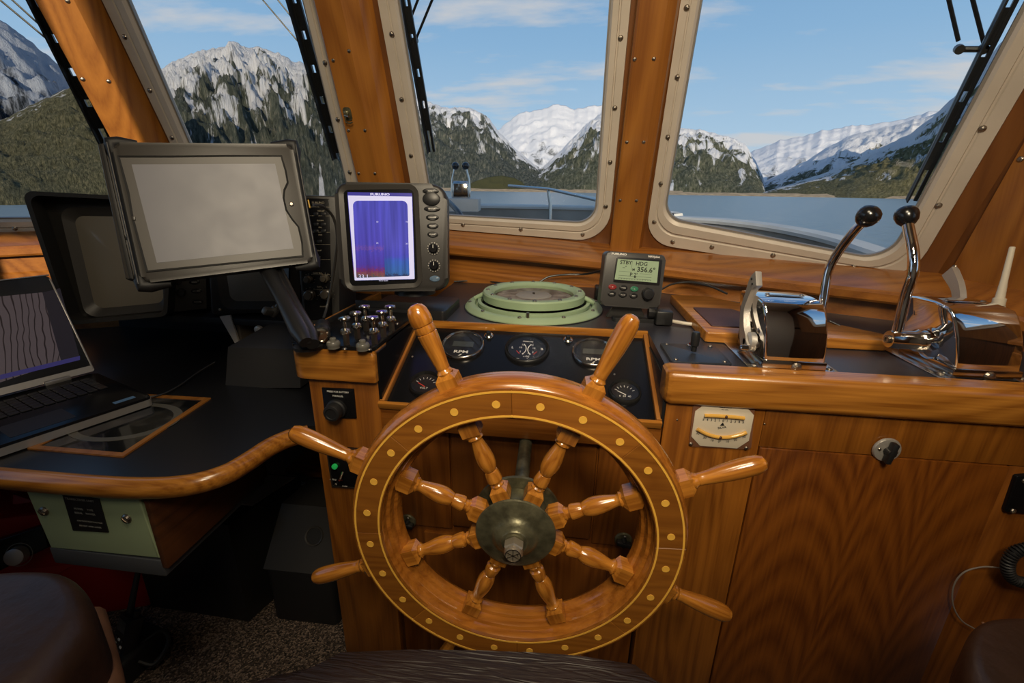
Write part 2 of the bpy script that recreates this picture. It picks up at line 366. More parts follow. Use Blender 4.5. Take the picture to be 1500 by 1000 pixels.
# raked windscreen facets
Ev=Vector((0,-.37,1))
class Facet:
    def __init__(s,A,B):
        s.A=Vector((*A,-.15)); s.B=Vector((*B,-.15)); s.U=(s.B-s.A).normalized(); s.L=(s.B-s.A).length; s.f=Fr(s.A,s.U,Ev); s.m=s.f.m
    def uv(s,u,v):
        p=s.f.i@(s.A+s.U*u+Ev*v); return (p.x,p.y)
FA=Facet((-2.1,1.2),(-1.345,1.6)); FB=Facet((-1.345,1.6),(-.62,1.6)); FC=Facet((-.62,1.6),(.21,1.6)); FD=Facet((.21,1.6),(.95,1.27)); FE=Facet((.95,1.27),(1.14,.62))
FG=Facet((1.14,.62),(1.16,-.2))
def lerp(P,Q,t): return [(a[0]+(b[0]-a[0])*t,a[1]+(b[1]-a[1])*t) for a,b in zip(P,Q)]
screw_me=None
def screw_mesh():
    bm=BM(); lathe(bm,[(.0062,0),(.006,.0012),(.0044,.003),(.0022,.0038),(0,.004)],14)
    box(bm,(0,0,.0038),(.0085,.0011,.0010)); 
    me=bpy.data.meshes.new('screw'); bmesh.ops.recalc_face_normals(bm,faces=bm.faces[:]); bm.to_mesh(me); bm.free(); me.materials.append(steel); return me
SCREW=screw_mesh()
def screw(parent,x,y,z,s=1.0,name='screw',R=None):
    o=bpy.data.objects.new(name,SCREW); COL.objects.link(o); o.parent=parent
    o.matrix_local=T(x,y,z)@(R if R is not None else RZ(random.random()*3))@Matrix.Scale(s,4); return o
def window(n,F,outer,inner,ro,ri,wall_uv,screws,wallname):
    """outer/inner: four (u,v) corners ccw from bottom left"""
    O=rquad([F.uv(*p) for p in outer],ro,8); I=rquad([F.uv(*p) for p in inner],ri,8)
    w=thing('window_%d'%n,m=F.m,kind='structure')
    bm=BM(); ts=[0,.04,.46,.50,.56,.60,.90,1.0]; zs=[.002,.008,.008,.0045,.0045,.0095,.0095,.002]
    loops=[]
    for t,z in zip(ts,zs): loops.append([bm.verts.new((p[0],p[1],z)) for p in lerp(O,I,t)])
    loops.append([bm.verts.new((p[0],p[1],-.02)) for p in I]); loops.append([bm.verts.new((p[0],p[1],-.02)) for p in O])
    N=len(O)
    for a in range(len(loops)):
        P=loops[a];Q=loops[(a+1)%len(loops)]
        for i in range(N): j=(i+1)%N; bm.faces.new((P[i],P[j],Q[j],Q[i]))
    obj('frame',bm,alu,w,30)
    bm=BM(); ringplate(bm,lerp(O,I,.93),lerp(O,I,1.09),-.010,-.002); obj('gasket',bm,alu_in,w)
    bm=BM(); prism(bm,lerp(O,I,.97),-.018,-.012); obj('pane',bm,glass,w,None)
    for u,v in screws: screw(w,*F.uv(u,v),.008,1.15)
    # wall plate round the opening
    X=[F.uv(*p) for p in wall_uv]; x0=min(p[0] for p in X);x1=max(p[0] for p in X);y0=min(p[1] for p in X);y1=max(p[1] for p in X)
    hole=lerp(O,I,.5)
    cxs=[F.uv(*p) for p in wall_uv]
    q=rays_to_rect(hole,x0,y0,x1,y1)
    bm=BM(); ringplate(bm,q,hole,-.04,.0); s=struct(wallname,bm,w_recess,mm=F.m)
    return w
def along(u0,v0,u1,v1,n,s=0,e=1): return [(u0+(u1-u0)*(s+(e-s)*k/(n-1)),v0+(v1-v0)*(s+(e-s)*k/(n-1))) for k in range(n)]
# window 3 = centre right pane (over the compass), 4 = right pane, 2 = behind the tablet, 1 = far left
window(3,FC,[(.088,.022),(.748,-.014),(.735,.95),(.078,.95)],[(.145,.062),(.70,.043),(.685,.9),(.13,.9)],[.03,.10,.1,.1],[.03,.062,.06,.06],
   [(0,-.06),(.83,1.1)],[(.105,.25),(.105,.40),(.105,.12),(.107,.55),(.727,.105),(.727,.235),(.725,.375),(.722,.53),(.25,.035),(.45,.024),(.66,.012)],'wall_front')
window(4,FD,[(.040,-.012),(.752,-.072),(.752,.95),(.026,.95)],[(.084,.066),(.690,-.020),(.684,.9),(.074,.9)],[.085,.10,.1,.1],[.06,.07,.06,.06],
   [(0,-.12),(.82,1.1)],[(.061,.06),(.061,.175),(.058,.30),(.056,.44),(.050,.58),(.13,.0),(.25,-.008),(.42,-.02),(.62,-.036),(.722,.13),(.722,.29),(.722,.44)],'wall_front')
window(2,FB,[(.007,.05),(.636,.03),(.655,.95),(.002,.95)],[(.062,.09),(.587,.07),(.604,.9),(.08,.9)],[.09,.09,.1,.1],[.06,.06,.06,.06],
   [(-.03,-.06),(.745,1.1)],[(.612,.20),(.616,.35),(.62,.49),(.024,.30),(.024,.43),(.024,.56),(.3,.058),(.5,.05)],'wall_front')
window(1,FA,[(.02,-.02),(.83,-.02),(.83,.95),(.02,.95)],[(.07,.035),(.77,.035),(.77,.9),(.07,.9)],[.08,.08,.08,.08],[.05]*4,
   [(-.03,-.12),(.85,1.1)],[(.15,.01),(.30,.008),(.45,.008)],'wall_front')
window(5,FG,[(-.02,.07),(.75,.05),(.75,.9),(-.02,.9)],[(.04,.13),(.69,.11),(.69,.85),(.04,.85)],[.09]*4,[.05]*4,[(-.06,-.12),(.85,1.1)],[(.01,.2),(.01,.4)],'wall_right')
# posts between panes, all leaning aft along the rake
def post(F,sec,v0,v1,m=w_posty,name='trim_1',bev=.004):
    bm=BM(); A=[]
    for v in (v0,v1):
        row=[]
        for u,o in sec:
            p=F.uv(u,v); row.append(bm.verts.new((p[0],p[1],o)))
        A.append(row)
    n=len(sec)
    for i in range(n): j=(i+1)%n; bm.faces.new((A[0][i],A[0][j],A[1][j],A[1][i]))
    bm.faces.new(A[0][::-1]); bm.faces.new(A[1])
    return struct(name,bm,m,mm=F.m,ang=25)
p=post(FC,[(-.075,-.05),(-.075,.046),(-.071,.05),(.0,.05),(.008,.046),(.045,.040),(.066,.0),(.066,-.05)],-.1,1.1,name='trim_1')
for u,v in ((-.062,.33),(-.01,.33),(-.058,.50),(-.006,.52),(-.062,.21),(-.008,.21)): screw(p,*FC.uv(u,v),.05,.8)
p=post(FC,[(.752,-.05),(.752,.046),(.757,.05),(.822,.05),(.828,.047),(.846,.040),(.866,.0),(.866,-.05)],-.1,1.1,name='trim_2')
for u,v in ((.766,.14),(.815,.14),(.765,.30),(.812,.30),(.76,.49),(.808,.49)): screw(p,*FC.uv(u,v),.05,.8)
# post between window 1 and 2, its face turned to starboard
def plan_post(name,P,v1=1.1,m=w_post):
    bm=BM(); A=[[bm.verts.new((x,y-.37*v,-.15+v)) for x,y in P] for v in (-.1,v1)]; n=len(P)
    for i in range(n): j=(i+1)%n; bm.faces.new((A[0][i],A[0][j],A[1][j],A[1][i]))
    bm.faces.new(A[0][::-1]); bm.faces.new(A[1]); return struct(name,bm,m,ang=25)
PX=Vector((-1.452,1.495));QX=Vector((-1.376,1.538))
p=plan_post('trim_3',[PX,QX,(-1.35,1.60),(-1.345,1.66),(-1.43,1.66),(-1.455,1.51)])
nrm=Vector((QX.y-PX.y,-(QX.x-PX.x),0)).normalized()
for t,v in ((.12,.44),(.82,.44),(.82,.26),(.12,.26),(.12,.62),(.82,.62)):
    P=PX.lerp(QX,t); Q=Vector((P.x,P.y-.37*v,-.15+v)); X=Vector((QX.x-PX.x,QX.y-PX.y,0)).normalized()
    o=screw(p,0,0,0,.9); o.matrix_local=mtx(Q,X,Ev)
# side panel right of window 4 (facet E)
X0=FE.uv(-.03,-.2); 
bm=BM(); pts=[FE.uv(0,-.2),FE.uv(FE.L+.02,-.2),FE.uv(FE.L+.02,1.1),FE.uv(0,1.1)]; prism(bm,pts,-.04,0); struct('wall_right',bm,w_posty,mm=FE.m)
FEf=FE.f
bm=BM(); a=FEf.loc(1372,432,.022); b=FEf.loc(1500,206,.022); d=(b[0]-a[0],b[1]-a[1]); k=2.2
R0=FE.uv(FE.L,-.1); 
poly=[a,(FE.uv(FE.L-.005,0)[0],a[1]-.05),(FE.uv(FE.L-.005,1.0)[0]+d[0]*0,a[1]+d[1]*k),(a[0]+d[0]*k,a[1]+d[1]*k)]
prism(bm,poly,.0,.022,.003); tr=struct('trim_4',bm,w_posty,mm=FE.m)
for px,py in ((1398,391),(1473,398),(1495,233)): screw(tr,*FEf.loc(px,py,.022),.022,1.0)
bm=BM(); a2=FEf.loc(1350,420,.012); b2=FEf.loc(1500,162,.012); d2=(b2[0]-a2[0],b2[1]-a2[1])
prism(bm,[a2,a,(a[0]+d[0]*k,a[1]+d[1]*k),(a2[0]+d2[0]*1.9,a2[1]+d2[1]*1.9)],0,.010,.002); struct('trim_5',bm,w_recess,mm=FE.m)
# sill shelf (window board) and the low wall under it, following the facets
def loft(bm,st,closed=True):
    R=[[bm.verts.new(p) for p in s] for s in st]; n=len(R[0])
    for a,b in zip(R[:-1],R[1:]):
        for i in range(n if closed else n-1): j=(i+1)%n; bm.faces.new((a[i],a[j],b[j],b[i]))
    bm.faces.new(R[0][::-1]); bm.faces.new(R[-1])
base=[(-2.1,1.2),(-1.345,1.6),(-.9,1.6),(-.45,1.6),(-.1,1.6),(.21,1.6),(.95,1.27),(1.14,.62)]
zb=[-.235,-.21,-.205,-.208,-.228,-.25,-.262,-.27]
def inward(i):
    n=[]
    for a,b in ((i-1,i),(i,i+1)):
        if a<0 or b>=len(base): continue
        d=Vector(base[b])-Vector(base[a]); d.normalize(); n.append(Vector((d.y,-d.x)))
    s=sum(n,Vector((0,0))); s.normalize(); c=s.dot(n[0]); return s/max(c,.3)
def shelf(name,prof,m):
    """prof: (inward offset, z above the nose bottom or absolute when flagged)"""
    for k in range(len(base)-1):
        bm=BM(); st=[]
        for i in (k,k+1):
            nn=inward(i); st.append([(base[i][0]+nn.x*o,base[i][1]+nn.y*o,(zb[i]+z) if rel else z) for o,z,rel in prof])
        if k in (1,2,3,4):
            pass
        loft(bm,st); yield bm
def joined(name,prof,m):
    bm=BM(); st=[]
    for i in range(len(base)):
        nn=inward(i); st.append([(base[i][0]+nn.x*o,base[i][1]+nn.y*o,(zb[i]+z) if rel else z) for o,z,rel in prof])
    loft(bm,st); return struct(name,bm,m,ang=30)
joined('trim_6',[(-.03,.075,1),(.025,.070,1),(.085,.036,1),(.096,.032,1),(.101,.024,1),(.101,.006,1),(.096,.0,1),(-.03,.0,1)],w_sill)
joined('trim_7',[(-.03,0,1),(.055,0,1),(.055,-.055,1),(.06,-.062,1),(.03,-.9,0),(-.03,-.9,0)],w_sill)
# wheel-house front below the console
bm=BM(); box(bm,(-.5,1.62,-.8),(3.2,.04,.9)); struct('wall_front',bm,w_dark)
# hook latch on post between window 2 and 3
lt=thing('window_hook','small brass hook latch screwed to the wooden post behind the sounder display','latch',FC.m@T(*FC.uv(-.052,.36),.05))
bm=BM(); prism(bm,rrect(-.012,-.004,.012,.032,.008,4),0,.003); lathe(bm,[(.007,.003),(.007,.012),(.004,.014),(0,.015)],14,T(0,.018,0)); obj('base_plate',bm,brass,lt)
bm=BM(); tube(bm,[(.0,.018,.012),(-.004,.004,.014),(-.006,-.006,.012),(.004,-.010,.012),(.014,-.006,.012)],.0022,8); obj('hook',bm,brass,lt)
bm=BM(); tube(bm,[(-.006,.012,.012),(.008,.010,.016)],.0030,8); obj('catch',bm,steel,lt)
# ---------------------------------------------------------------- windscreen wipers outside the glass
def wiper(F,label,blade,arms,link=None):
    off=-.055
    f=F.f
    def P(q,z=off): a=f.loc(q[0],q[1],z); return Vector((a[0],a[1],z))
    t=thing('windscreen_wiper',label,'wiper',F.m,'wipers on the windscreen panes')
    a,b=P(blade[0]),P(blade[1]); d=(b-a); a=a-d*.2; d=b-a; L=d.length; u=d.normalized(); sd=Vector((-u.y,u.x,0))
    m=Matrix((u,sd,Vector((0,0,1)))).transposed().to_4x4(); m.translation=a
    w=blade[2]
    bm=BM()
    box(bm,(L*.5,w*.33,0),(L,w*.34,.008)); box(bm,(L*.5,-w*.33,0),(L,w*.34,.010))
    k=0.04
    while k<L-.03:
        box(bm,(k,0,0),(.064,w*.8,.006)); k+=.085
    xf(bm,bm.verts,m); obj('blade_frame',bm,black,t)
    bm=BM(); box(bm,(L*.5,-w*.42,.014),(L,w*.12,.02)); xf(bm,bm.verts,m); obj('rubber_edge',bm,rubber,t)
    for p,q,r in arms:
        A,B=P(p,off-.02),P(q,off-.02); A=A-(B-A).normalized()*.35
        bm=BM(); tube(bm,[A,B],r,8); obj('arm',bm,black if r>.003 else steel,t)
    if link:
        bm=BM(); tube(bm,[P(link[0],off-.02),P(link[1],off-.02)],.006,8)
        for q in link: lathe(bm,[(.009,-.012),(.009,.012)],12,Matrix.Translation(P(q,off-.02)))
        obj('pivot_link',bm,casegrey,t)
    return t
wiper(FA,'black wiper across the far left pane beside the orange post',((56,0),(160,212),.042),[((0,0),(66,55),.0028),((18,0),(62,40),.0028)])
wiper(FB,'black wiper hanging in front of the tall snowy peak behind the tablet',((432,0),(497,232),.032),[((385,0),(446,72),.0022),((407,0),(443,45),.0022)])
wiper(FC,'thin black wiper ending above the distant outside throttle',((595,0),(633,222),.022),[((633,0),(609,58),.0035),((612,0),(592,52),.0035)],((590,62),(607,60)))
wiper(FD,'long black wiper slanting down behind the right black lever knob',((1481,0),(1335,293),.024),[((1390,0),(1404,60),.004),((1425,0),(1441,62),.004)],((1405,72),(1440,72)))

#=====CONSOLE=====
def yf(px,py,Y=.80): p=on(1,Y,px,py); return p
# right cabinet
cab=thing('helm_cabinet','teak cabinet right of the wheel with one large door','cabinet',(.58,.80,FLOOR))
def part_box(name,parent,x0,x1,y0,y1,z0,z1,m,bev=.002,label=None,seg=2):
    o=parent.location; bm=BM(); box(bm,((x0+x1)/2-o.x,(y0+y1)/2-o.y,(z0+z1)/2-o.z),(x1-x0,y1-y0,z1-z0),bev,seg=seg)
    return obj(name,bm,m,parent,label=label)
ZT=-.452
part_box('stile',cab,.194,.370,.80,.82,-1.25,-.36,w_rail,.001)
part_box('top_rail',cab,.3705,1.12,.80,.82,ZT+.0015,-.36,w_rail,.001)
part_box('stile',cab,.792,1.12,.8005,.82,-1.25,ZT,w_cab_z,.001)
d=part_box('door',cab,.372,.790,.797,.818,-1.24,ZT,w_door,.0015)
part_box('side_panel',cab,.194,.215,.822,1.40,-1.25,-.33,w_dark,.001)
# cap rail: rounded nose
bm=BM(); sec=[]
def capsec(x,y0=.785,y1=.835,z0=-.372,z1=-.306,r=.013):
    pts=[(y1,z0),(y0+r,z0)]+[(y0+r-r*math.sin(t),z0+r-r*math.cos(t)) for t in (.5,1.05,PI/2)]+[(y0+r-r*math.cos(t),z1-r+r*math.sin(t)) for t in (.0,.4,.8,1.2,PI/2)]+[(y1,z1)]
    return [(x,a,b) for a,b in pts]
def sc_sec(s,k,cy,cz): return [(p[0],cy+(p[1]-cy)*k,cz+(p[2]-cz)*k) for p in s]
o=Vector((.58,.80,FLOOR))
st=[sc_sec(capsec(.186),.80,.835,-.339),sc_sec(capsec(.190),.93,.835,-.339),capsec(.198),capsec(1.15)]
loft(bm,[[Vector(p)-o for p in s] for s in st]); obj('cap_rail',bm,w_cap,cab,30)
# door latch on the large door
def turn_latch(F,label,m1,m2,r=.021):
    t=thing('turn_latch',label,'latch',F)
    bm=BM(); lathe(bm,[(r,0),(r,.002),(r*.93,.0045),(r*.8,.005),(0,.005)],28); obj('rosette',bm,m1,t)
    bm=BM(); box(bm,(0,0,.013),(.010,r*1.75,.014),.003); lathe(bm,[(.008,.003),(.007,.018),(0,.019)],16); obj('thumb_turn',bm,m2,t)
    screw(t,-r*.62,0,.005,.5); screw(t,r*.62,0,.005,.5)
    return t
p=yf(1298,658,.797); turn_latch(mtx(p,(1,0,0),(0,.0,1))@RZ(-.15),'round chrome turn latch with black knob on the right cabinet door',castm,black,.0235)
# worktop
wt=thing('worktop','dark laminate worktop behind the right cap rail and around the compass','worktop',(.3,1.1,CTR))
pts=[(-.395,1.05),(.19,1.05),(.19,.837),(1.12,.837),(1.08,.9),(.93,1.18),(.86,1.25),(.20,1.56),(-.395,1.56)]
bm=BM(); prism(bm,[(x-.3,y-1.1) for x,y in pts],-.018,0); obj('laminate_top',bm,lamin,wt)
bm=BM(); box(bm,(-.1025-.3,1.046-1.1,-.009),(.585,.008,.022),.001); obj('edge_strip',bm,w_cap,wt)
# centre front under the dials
cen=thing('helm_console','dark-grained teak console front behind the steering wheel','console',(-.09,.80,FLOOR))
part_box('bottom_rail',cen,-.37,.192,.803,.83,-.475,-.424,w_cab_x,.001)
za=on(1,.82,664,645).z; zb_=on(1,.82,690,774).z
xa=on(1,.82,661,700).x; xb=on(1,.82,872,700).x
part_box('back_panel',cen,-.37,.192,.833,.85,-1.25,-.47,w_cab_z,.001)
part_box('upper_door',cen,xa,xb,.822,.834,zb_,-.478,w_cab_z,.004)
zs=on(1,.83,640,771).z
part_box('side_strip',cen,-.37,xa-.004,.826,.836,zs+.002,-.478,w_cab_z,.001)
part_box('side_strip',cen,xb+.004,.192,.826,.836,zs+.002,-.478,w_cab_z,.001)
part_box('lower_door',cen,-.30,.12,.824,.836,-1.20,zs-.014,w_cab_z,.003)
for px,py,l in ((598,763,'round dark turn latch seen through the left spokes of the wheel'),(913,790,'round dark turn latch seen through the right spokes of the wheel')):
    turn_latch(mtx(on(1,.826,px,py),(1,0,0),(0,0,1))@RZ(1.4),l,brass,black,.019)
# left column
col=thing('helm_column','narrow teak column with thick rounded cap left of the wheel','column',(-.45,.80,FLOOR))
part_box('front_panel',col,-.517,-.368,.80,.82,-1.25,-.36,w_rail,.002)
part_box('side_panel',col,-.517,-.500,.8205,1.20,-1.25,-.36,w_cab_z,.001)
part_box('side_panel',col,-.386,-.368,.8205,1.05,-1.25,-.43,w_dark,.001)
o=Vector((-.45,.80,FLOOR))
bm=BM(); P=rquad([(-.548,.786),(-.366,.786),(-.366,.85),(-.548,1.02)],[.035,.006,.003,.003],6)
prism(bm,[(x-o.x,y-o.y) for x,y in P],-.366-o.z,-.303-o.z,.010,seg=3); 
# undercut round-over
obj('cap',bm,w_cap,col,30)
bm=BM(); box(bm,(-.556-o.x,1.09-o.y,-.318-o.z),(.014,.36,.05),.003); obj('side_rail',bm,w_cap,col)
# black switch box on the column with chrome pulls
sb=thing('switch_console','black top panel of the left column carrying rows of chrome pull switches','panel',(-.45,.93,-.298))
bm=BM(); prism(bm,rrect(-.092,-.138,.083,.145,.012),-.004,.004,.0015); obj('top_plate',bm,blackg,sb)
bm=BM(); prism(bm,[(.80,-.425),(.80,-.306),(1.047,-.306),(1.047,-.328)],0,.006,M=Matrix(((0,0,1,.083-.001),(1,0,0,-.93),(0,1,0,.298),(0,0,0,1)))); obj('side_plate',bm,blackg,sb)
bm=BM(); box(bm,(0,.142,.012),(.168,.006,.030),.001); obj('back_plate',bm,black,sb)
bm=BM(); box(bm,(-.0865,.02,.0055),(.005,.24,.018),.001); obj('left_lip',bm,black,sb)
PZ=-.294
def pull(px,py,low=False,label=''):
    """px,py = pixel of the foot on the panel"""
    p=on(2,PZ,px,py)
    t=thing('pull_switch',label,'switch',p,'chrome pull switches')
    if low:
        bm=BM(); lathe(bm,[(.012,0),(.012,.004),(.0128,.006),(.0128,.010),(.011,.013),(.0065,.014),(.006,.019),(.0045,.0205),(0,.0205)],22); obj('lens_body',bm,mat('frosted_lens',(.12,.115,.10),.3),t)
        return
    bm=BM(); lathe(bm,[(.0068,0),(.0065,.018),(.0060,.022),(.010,.023),(.0105,.029),(.007,.032)],6); obj('hex_sleeve',bm,steel,t,20)
    bm=BM(); lathe(bm,[(.0105,.022),(.011,.025),(.0085,.031),(.0035,.033),(.0035,.048)],20); obj('stem',bm,chrome_d,t)
    bm=BM(); lathe(bm,[(.0035,.046),(.0065,.049),(.0115,.051),(.012,.054),(.0105,.056),(.004,.057),(0,.0575)],22); obj('button_head',bm,chrome_d,t)
chrome_d=mat('worn_chrome',(.62,.59,.52),.16,metal=1)
feet=[(508,504,'nearest tall one on the left row'),(524,495,'second tall one of the left row'),(537,484,'third tall one of the left row'),(549,503,'nearest tall one on the right row'),(562,493,'second tall one of the right row'),(574,484,'third tall one of the right row')]
ord_=['nearest','middle','farthest']
for i,(x,y,_) in enumerate(feet):
    side='left' if i<3 else 'right'
    pull(x,y,False,'tall chrome pull switch, %s of the three in the %s row on the black panel'%(ord_[i%3],side))
pull(489,509,True,'low frosted-lens push button at the front left of the black switch panel')
pull(532,512,True,'low frosted-lens push button at the front right of the black switch panel')
for px,py in ((505,511),(541,512),(582,474)):
    screw(sb,*(on(2,PZ,px,py)-Vector((-.45,.93,-.298))).xy,.004,.7)
# socket plug lying left of the switches
t=thing('power_plug','black cylindrical plug with a bright metal end beside the chrome pulls','plug',mtx(on(2,-.275,471,491),(.45,-.89,0),(0,0,1)))
a=Matrix.Rotation(PI/2,4,'Y'); 
bm=BM(); lathe(bm,[(.012,-.075),(.015,-.07),(.016,-.03),(.0145,-.028),(.0145,-.02),(.016,-.018),(.0165,.0)],22,a); obj('body',bm,black,t)
bm=BM(); lathe(bm,[(.0145,-.001),(.0145,.004),(.011,.005),(.0105,.002),(.004,.002),(.004,.006),(0,.006)],22,a); obj('metal_end',bm,chrome_d,t)
# battery plate
F=Fr(on(1,.80,497,590),(1,0,0),(0,0,1))
def plate_from(F,corners,r,z0,z1,bev=.001): 
    P=[F.loc(*c) for c in corners]; bm=BM(); prism(bm,rquad(P,r,4),z0,z1,bev); return bm
bt=thing('battery_switch_plate','small black plate reading PRESS FOR BATTERY PARALLEL on the left column','switch',F.m)
bm=plate_from(F,[(477,612),(523,612),(519,569),(472,567)],.001,.0,.003); obj('plate',bm,blackg,bt)
c=F.loc(495,597); 
bm=BM(); lathe(bm,[(.021,.003),(.021,.010),(.018,.012),(.018,.026),(.0165,.029),(.012,.030),(.011,.028),(0,.028)],28,T(c[0],c[1],0)); obj('push_button',bm,rubber,bt)
c=F.loc(496,573); text('PRESS FOR BATTERY',.0052,white,bt,c[0],c[1],.0032); c=F.loc(496,579); text('PARALLEL',.0052,white,bt,c[0],c[1],.0032)
# lower plate with green button
F=Fr(on(1,.80,498,684),(1,0,0),(0,0,1))
bt=thing('bilge_switch_plate','black plate with green button half hidden by the left wheel handle','switch',F.m)
bm=plate_from(F,[(487,712),(535,715),(528,656),(478,652)],.001,.0,.003); obj('plate',bm,blackg,bt)
bm=BM(); ringplate(bm,rquad([F.loc(*q) for q in [(487,712),(535,715),(528,656),(478,652)]],.001,4),rquad([F.loc(*q) for q in [(489,710),(533,713),(526,658),(480,654)]],.001,4),.003,.0036); obj('edge_line',bm,steel,bt)
c=F.loc(492,681); bm=BM(); lathe(bm,[(.006,.003),(.006,.008),(0,.010)],16,T(c[0],c[1],0)); obj('green_button',bm,mat('green_lens',(.02,.35,.08),.3,emis=(.02,.5,.1),es=.25),bt)
c=F.loc(503,690); bm=BM(); lathe(bm,[(.0035,.003),(.003,.02),(0,.022)],12,T(c[0],c[1],0)@RX(.5)); obj('toggle',bm,chrome_d,bt)
for s,x,y,mm in (('AUTO',489,701,white),('OFF',500,702,redp),('MAN',506,711,white),('ON',516,670,white)): c=F.loc(x,y); text(s,.0055,mm,bt,c[0],c[1],.0034)
c=F.loc(493,708); screw(bt,c[0],c[1],.003,.5)
# ---------------------------------------------------------------- dial panel
GT=Vector((0,1.043,-.325)); GB=Vector((0,.803,-.420)); GY=(GT-GB).normalized()
GP=Fr(Vector((-.09,(GT.y+GB.y)/2,(GT.z+GB.z)/2)),(1,0,0),GY); GL=(GT-GB).length
dp=thing('dial_panel','sloping glossy black instrument panel framed in teak strips behind the wheel','panel',GP.m)
bm=BM(); prism(bm,[(-.278,-GL/2),(.280,-GL/2),(.280,GL/2),(-.278,GL/2)],-.010,0); obj('panel',bm,blackg,dp)
bm=BM(); box(bm,(-.272,0,.006),(.010,GL,.014),.001); obj('trim_strip',bm,w_posty,dp)
bm=BM(); box(bm,(.2745,0,.006),(.010,GL,.014),.001); obj('trim_strip',bm,w_posty,dp)
bm=BM(); box(bm,(0,-GL/2-.003,.002),(.56,.008,.016),.001); obj('trim_strip',bm,w_cap,dp)
# right side wall of the recess
bm=BM(); prism(bm,[(.80,-.425),(.80,-.33),(1.047,-.33)],-.003,.003,M=Matrix(((0,0,1,.190),(1,0,0,0),(0,1,0,0),(0,0,0,1)))); 
xf(bm,bm.verts,GP.i); obj('side_wall',bm,black,dp)
black_face=mat('dial_face',(.007,.007,.009),.5)
lcd_dark=mat('unlit_lcd',(.05,.055,.052),.3)
def gauge(px,py,rpx,name,label,cat,bezel,content,group=None,gl=1):
    c=GP.loc(px,py); e=GP.loc(px+rpx,py); r=abs(e[0]-c[0]); m=GP.m@T(c[0],c[1],0)
    t=thing(name,label,cat,m,group)
    bm=BM(); torus_lathe(bm,[(r,0),(r,.004),(r*.97,.008),(r*.93,.0095),(r*.90,.007),(r*.88,.009),(r*.84,.0065),(r*.83,.0)],48); obj('bezel',bm,bezel,t,50)
    bm=BM(); lathe(bm,[(r*.85,.0),(r*.85,.0015),(0,.0015)],40); obj('dial_face',bm,black_face,t)
    bm=BM(); lathe(bm,[(r*.86,.0055),(r*.86,.0062),(0,.0062)],40); obj('glass',bm,gaugeglass,t)
    content(t,r); return t
def rpm(t,r):
    bm=BM(); box(bm,(0,.12*r,.0018),(r*.95,r*.36,.0008)); obj('display',bm,lcd_dark,t)
    text('RPM',r*.24,white,t,0,-r*.42,.0018,sx=1.5,bold=.02); bm=BM(); prism(bm,[(-.08*r,-.68*r),(.0,-.68*r),(.08*r,-.56*r),(.02*r,-.56*r)],.0015,.002); obj('emblem',bm,white,t)
bez=mat('satin_bezel',(.45,.43,.40),.22,metal=1)
gauge(678,507,32,'tachometer','round tachometer reading RPM near the top left of the dial panel','gauge',bez,rpm)
gauge(869,518,32,'tachometer','round tachometer reading RPM partly behind the top right wheel handle','gauge',bez,rpm)
def twin(t,r):
    for s in (-1,1):
        bm=BM(); pts=[]
        n=14; P1=[];P2=[]
        cx=s*r*.36
        a0,a1=(PI*.30,-PI*.30) if s<0 else (PI*.70,PI*1.30)
        for i in range(n):
            a=a0+(a1-a0)*i/(n-1); P1.append((cx+r*.34*math.cos(a),r*.0+r*.44*math.sin(a))); P2.append((cx+r*.30*math.cos(a),r*.40*math.sin(a)))
        q=[bm.verts.new((*p,.0019)) for p in P1]; w=[bm.verts.new((*p,.0019)) for p in P2]
        for i in range(n-1): bm.faces.new((q[i],q[i+1],w[i+1],w[i]))
        obj('scale_arc',bm,white,t,None)
        bm=BM(); box(bm,(0,0,0),(r*.24,r*.03,.0004)); xf(bm,bm.verts,T(s*r*.38,-r*.24,.0021)@RZ(s*.9)); obj('red_zone',bm,redp,t,None)
        for k,(x,y) in enumerate(((.30,.08),(.20,.28),(.28,-.20),(.16,-.34))):
            text(('10','15','5','0')[k],r*.15,white,t,s*x*r,y*r,.002)
        text('L' if s<0 else 'R',r*.18,white,t,s*r*.66,r*.05,.002,bold=.02)
    text('PRESSURE',r*.11,white,t,0,r*.52,.002); text('x100',r*.13,white,t,0,-r*.5,.002); text('TURBO',r*.07,white,t,-r*.4,-r*.66,.002)
gauge(772,512,33,'pressure_gauge','twin-needle round gauge with red arcs in the middle of the dial panel','gauge',black,twin)
def small(t,r):
    for k in range(7):
        a=PI*.85-k*PI*.7/6; bm=BM(); box(bm,(0,0,0),(r*.16,r*.03,.0005)); xf(bm,bm.verts,T(math.cos(a)*r*.6,math.sin(a)*r*.6-.1*r,.002)@RZ(a)); obj('tick',bm,white,t,None)
    bm=BM(); box(bm,(0,0,0),(r*.6,r*.05,.0006)); xf(bm,bm.verts,T(-.2*r,-.1*r,.0028)@RZ(2.6)); obj('needle',bm,redp if t.location.x<-.1 else white,t,None)
    text('VOLT' if t.location.x<-.1 else '0  20  40',r*.2,white,t,.0,-r*.35,.002)
gauge(623,563,24,'small_gauge','small gauge with red needle half behind the top left wheel handle','gauge',black,small)
gauge(915,575,24,'small_gauge','small grey-rimmed gauge below the top right wheel handle','gauge',mat('smoked_bezel',(.05,.05,.05),.2,metal=.6),small)
def pbut(px,py,label):
    c=GP.loc(px,py); t=thing('push_button',label,'button',GP.m@T(c[0],c[1],0),'buttons on the dial panel')
    bm=BM(); lathe(bm,[(.0115,0),(.0115,.002),(.009,.005),(.006,.006)],22); obj('collar',bm,chrome_d,t)
    bm=BM(); lathe(bm,[(.0055,.005),(.0055,.012),(.0045,.0135),(0,.0135)],18); obj('button',bm,rubber,t)
pbut(716,492,'chrome-collared black push button right of the left tachometer')
pbut(832,498,'chrome-collared black push button left of the right tachometer')
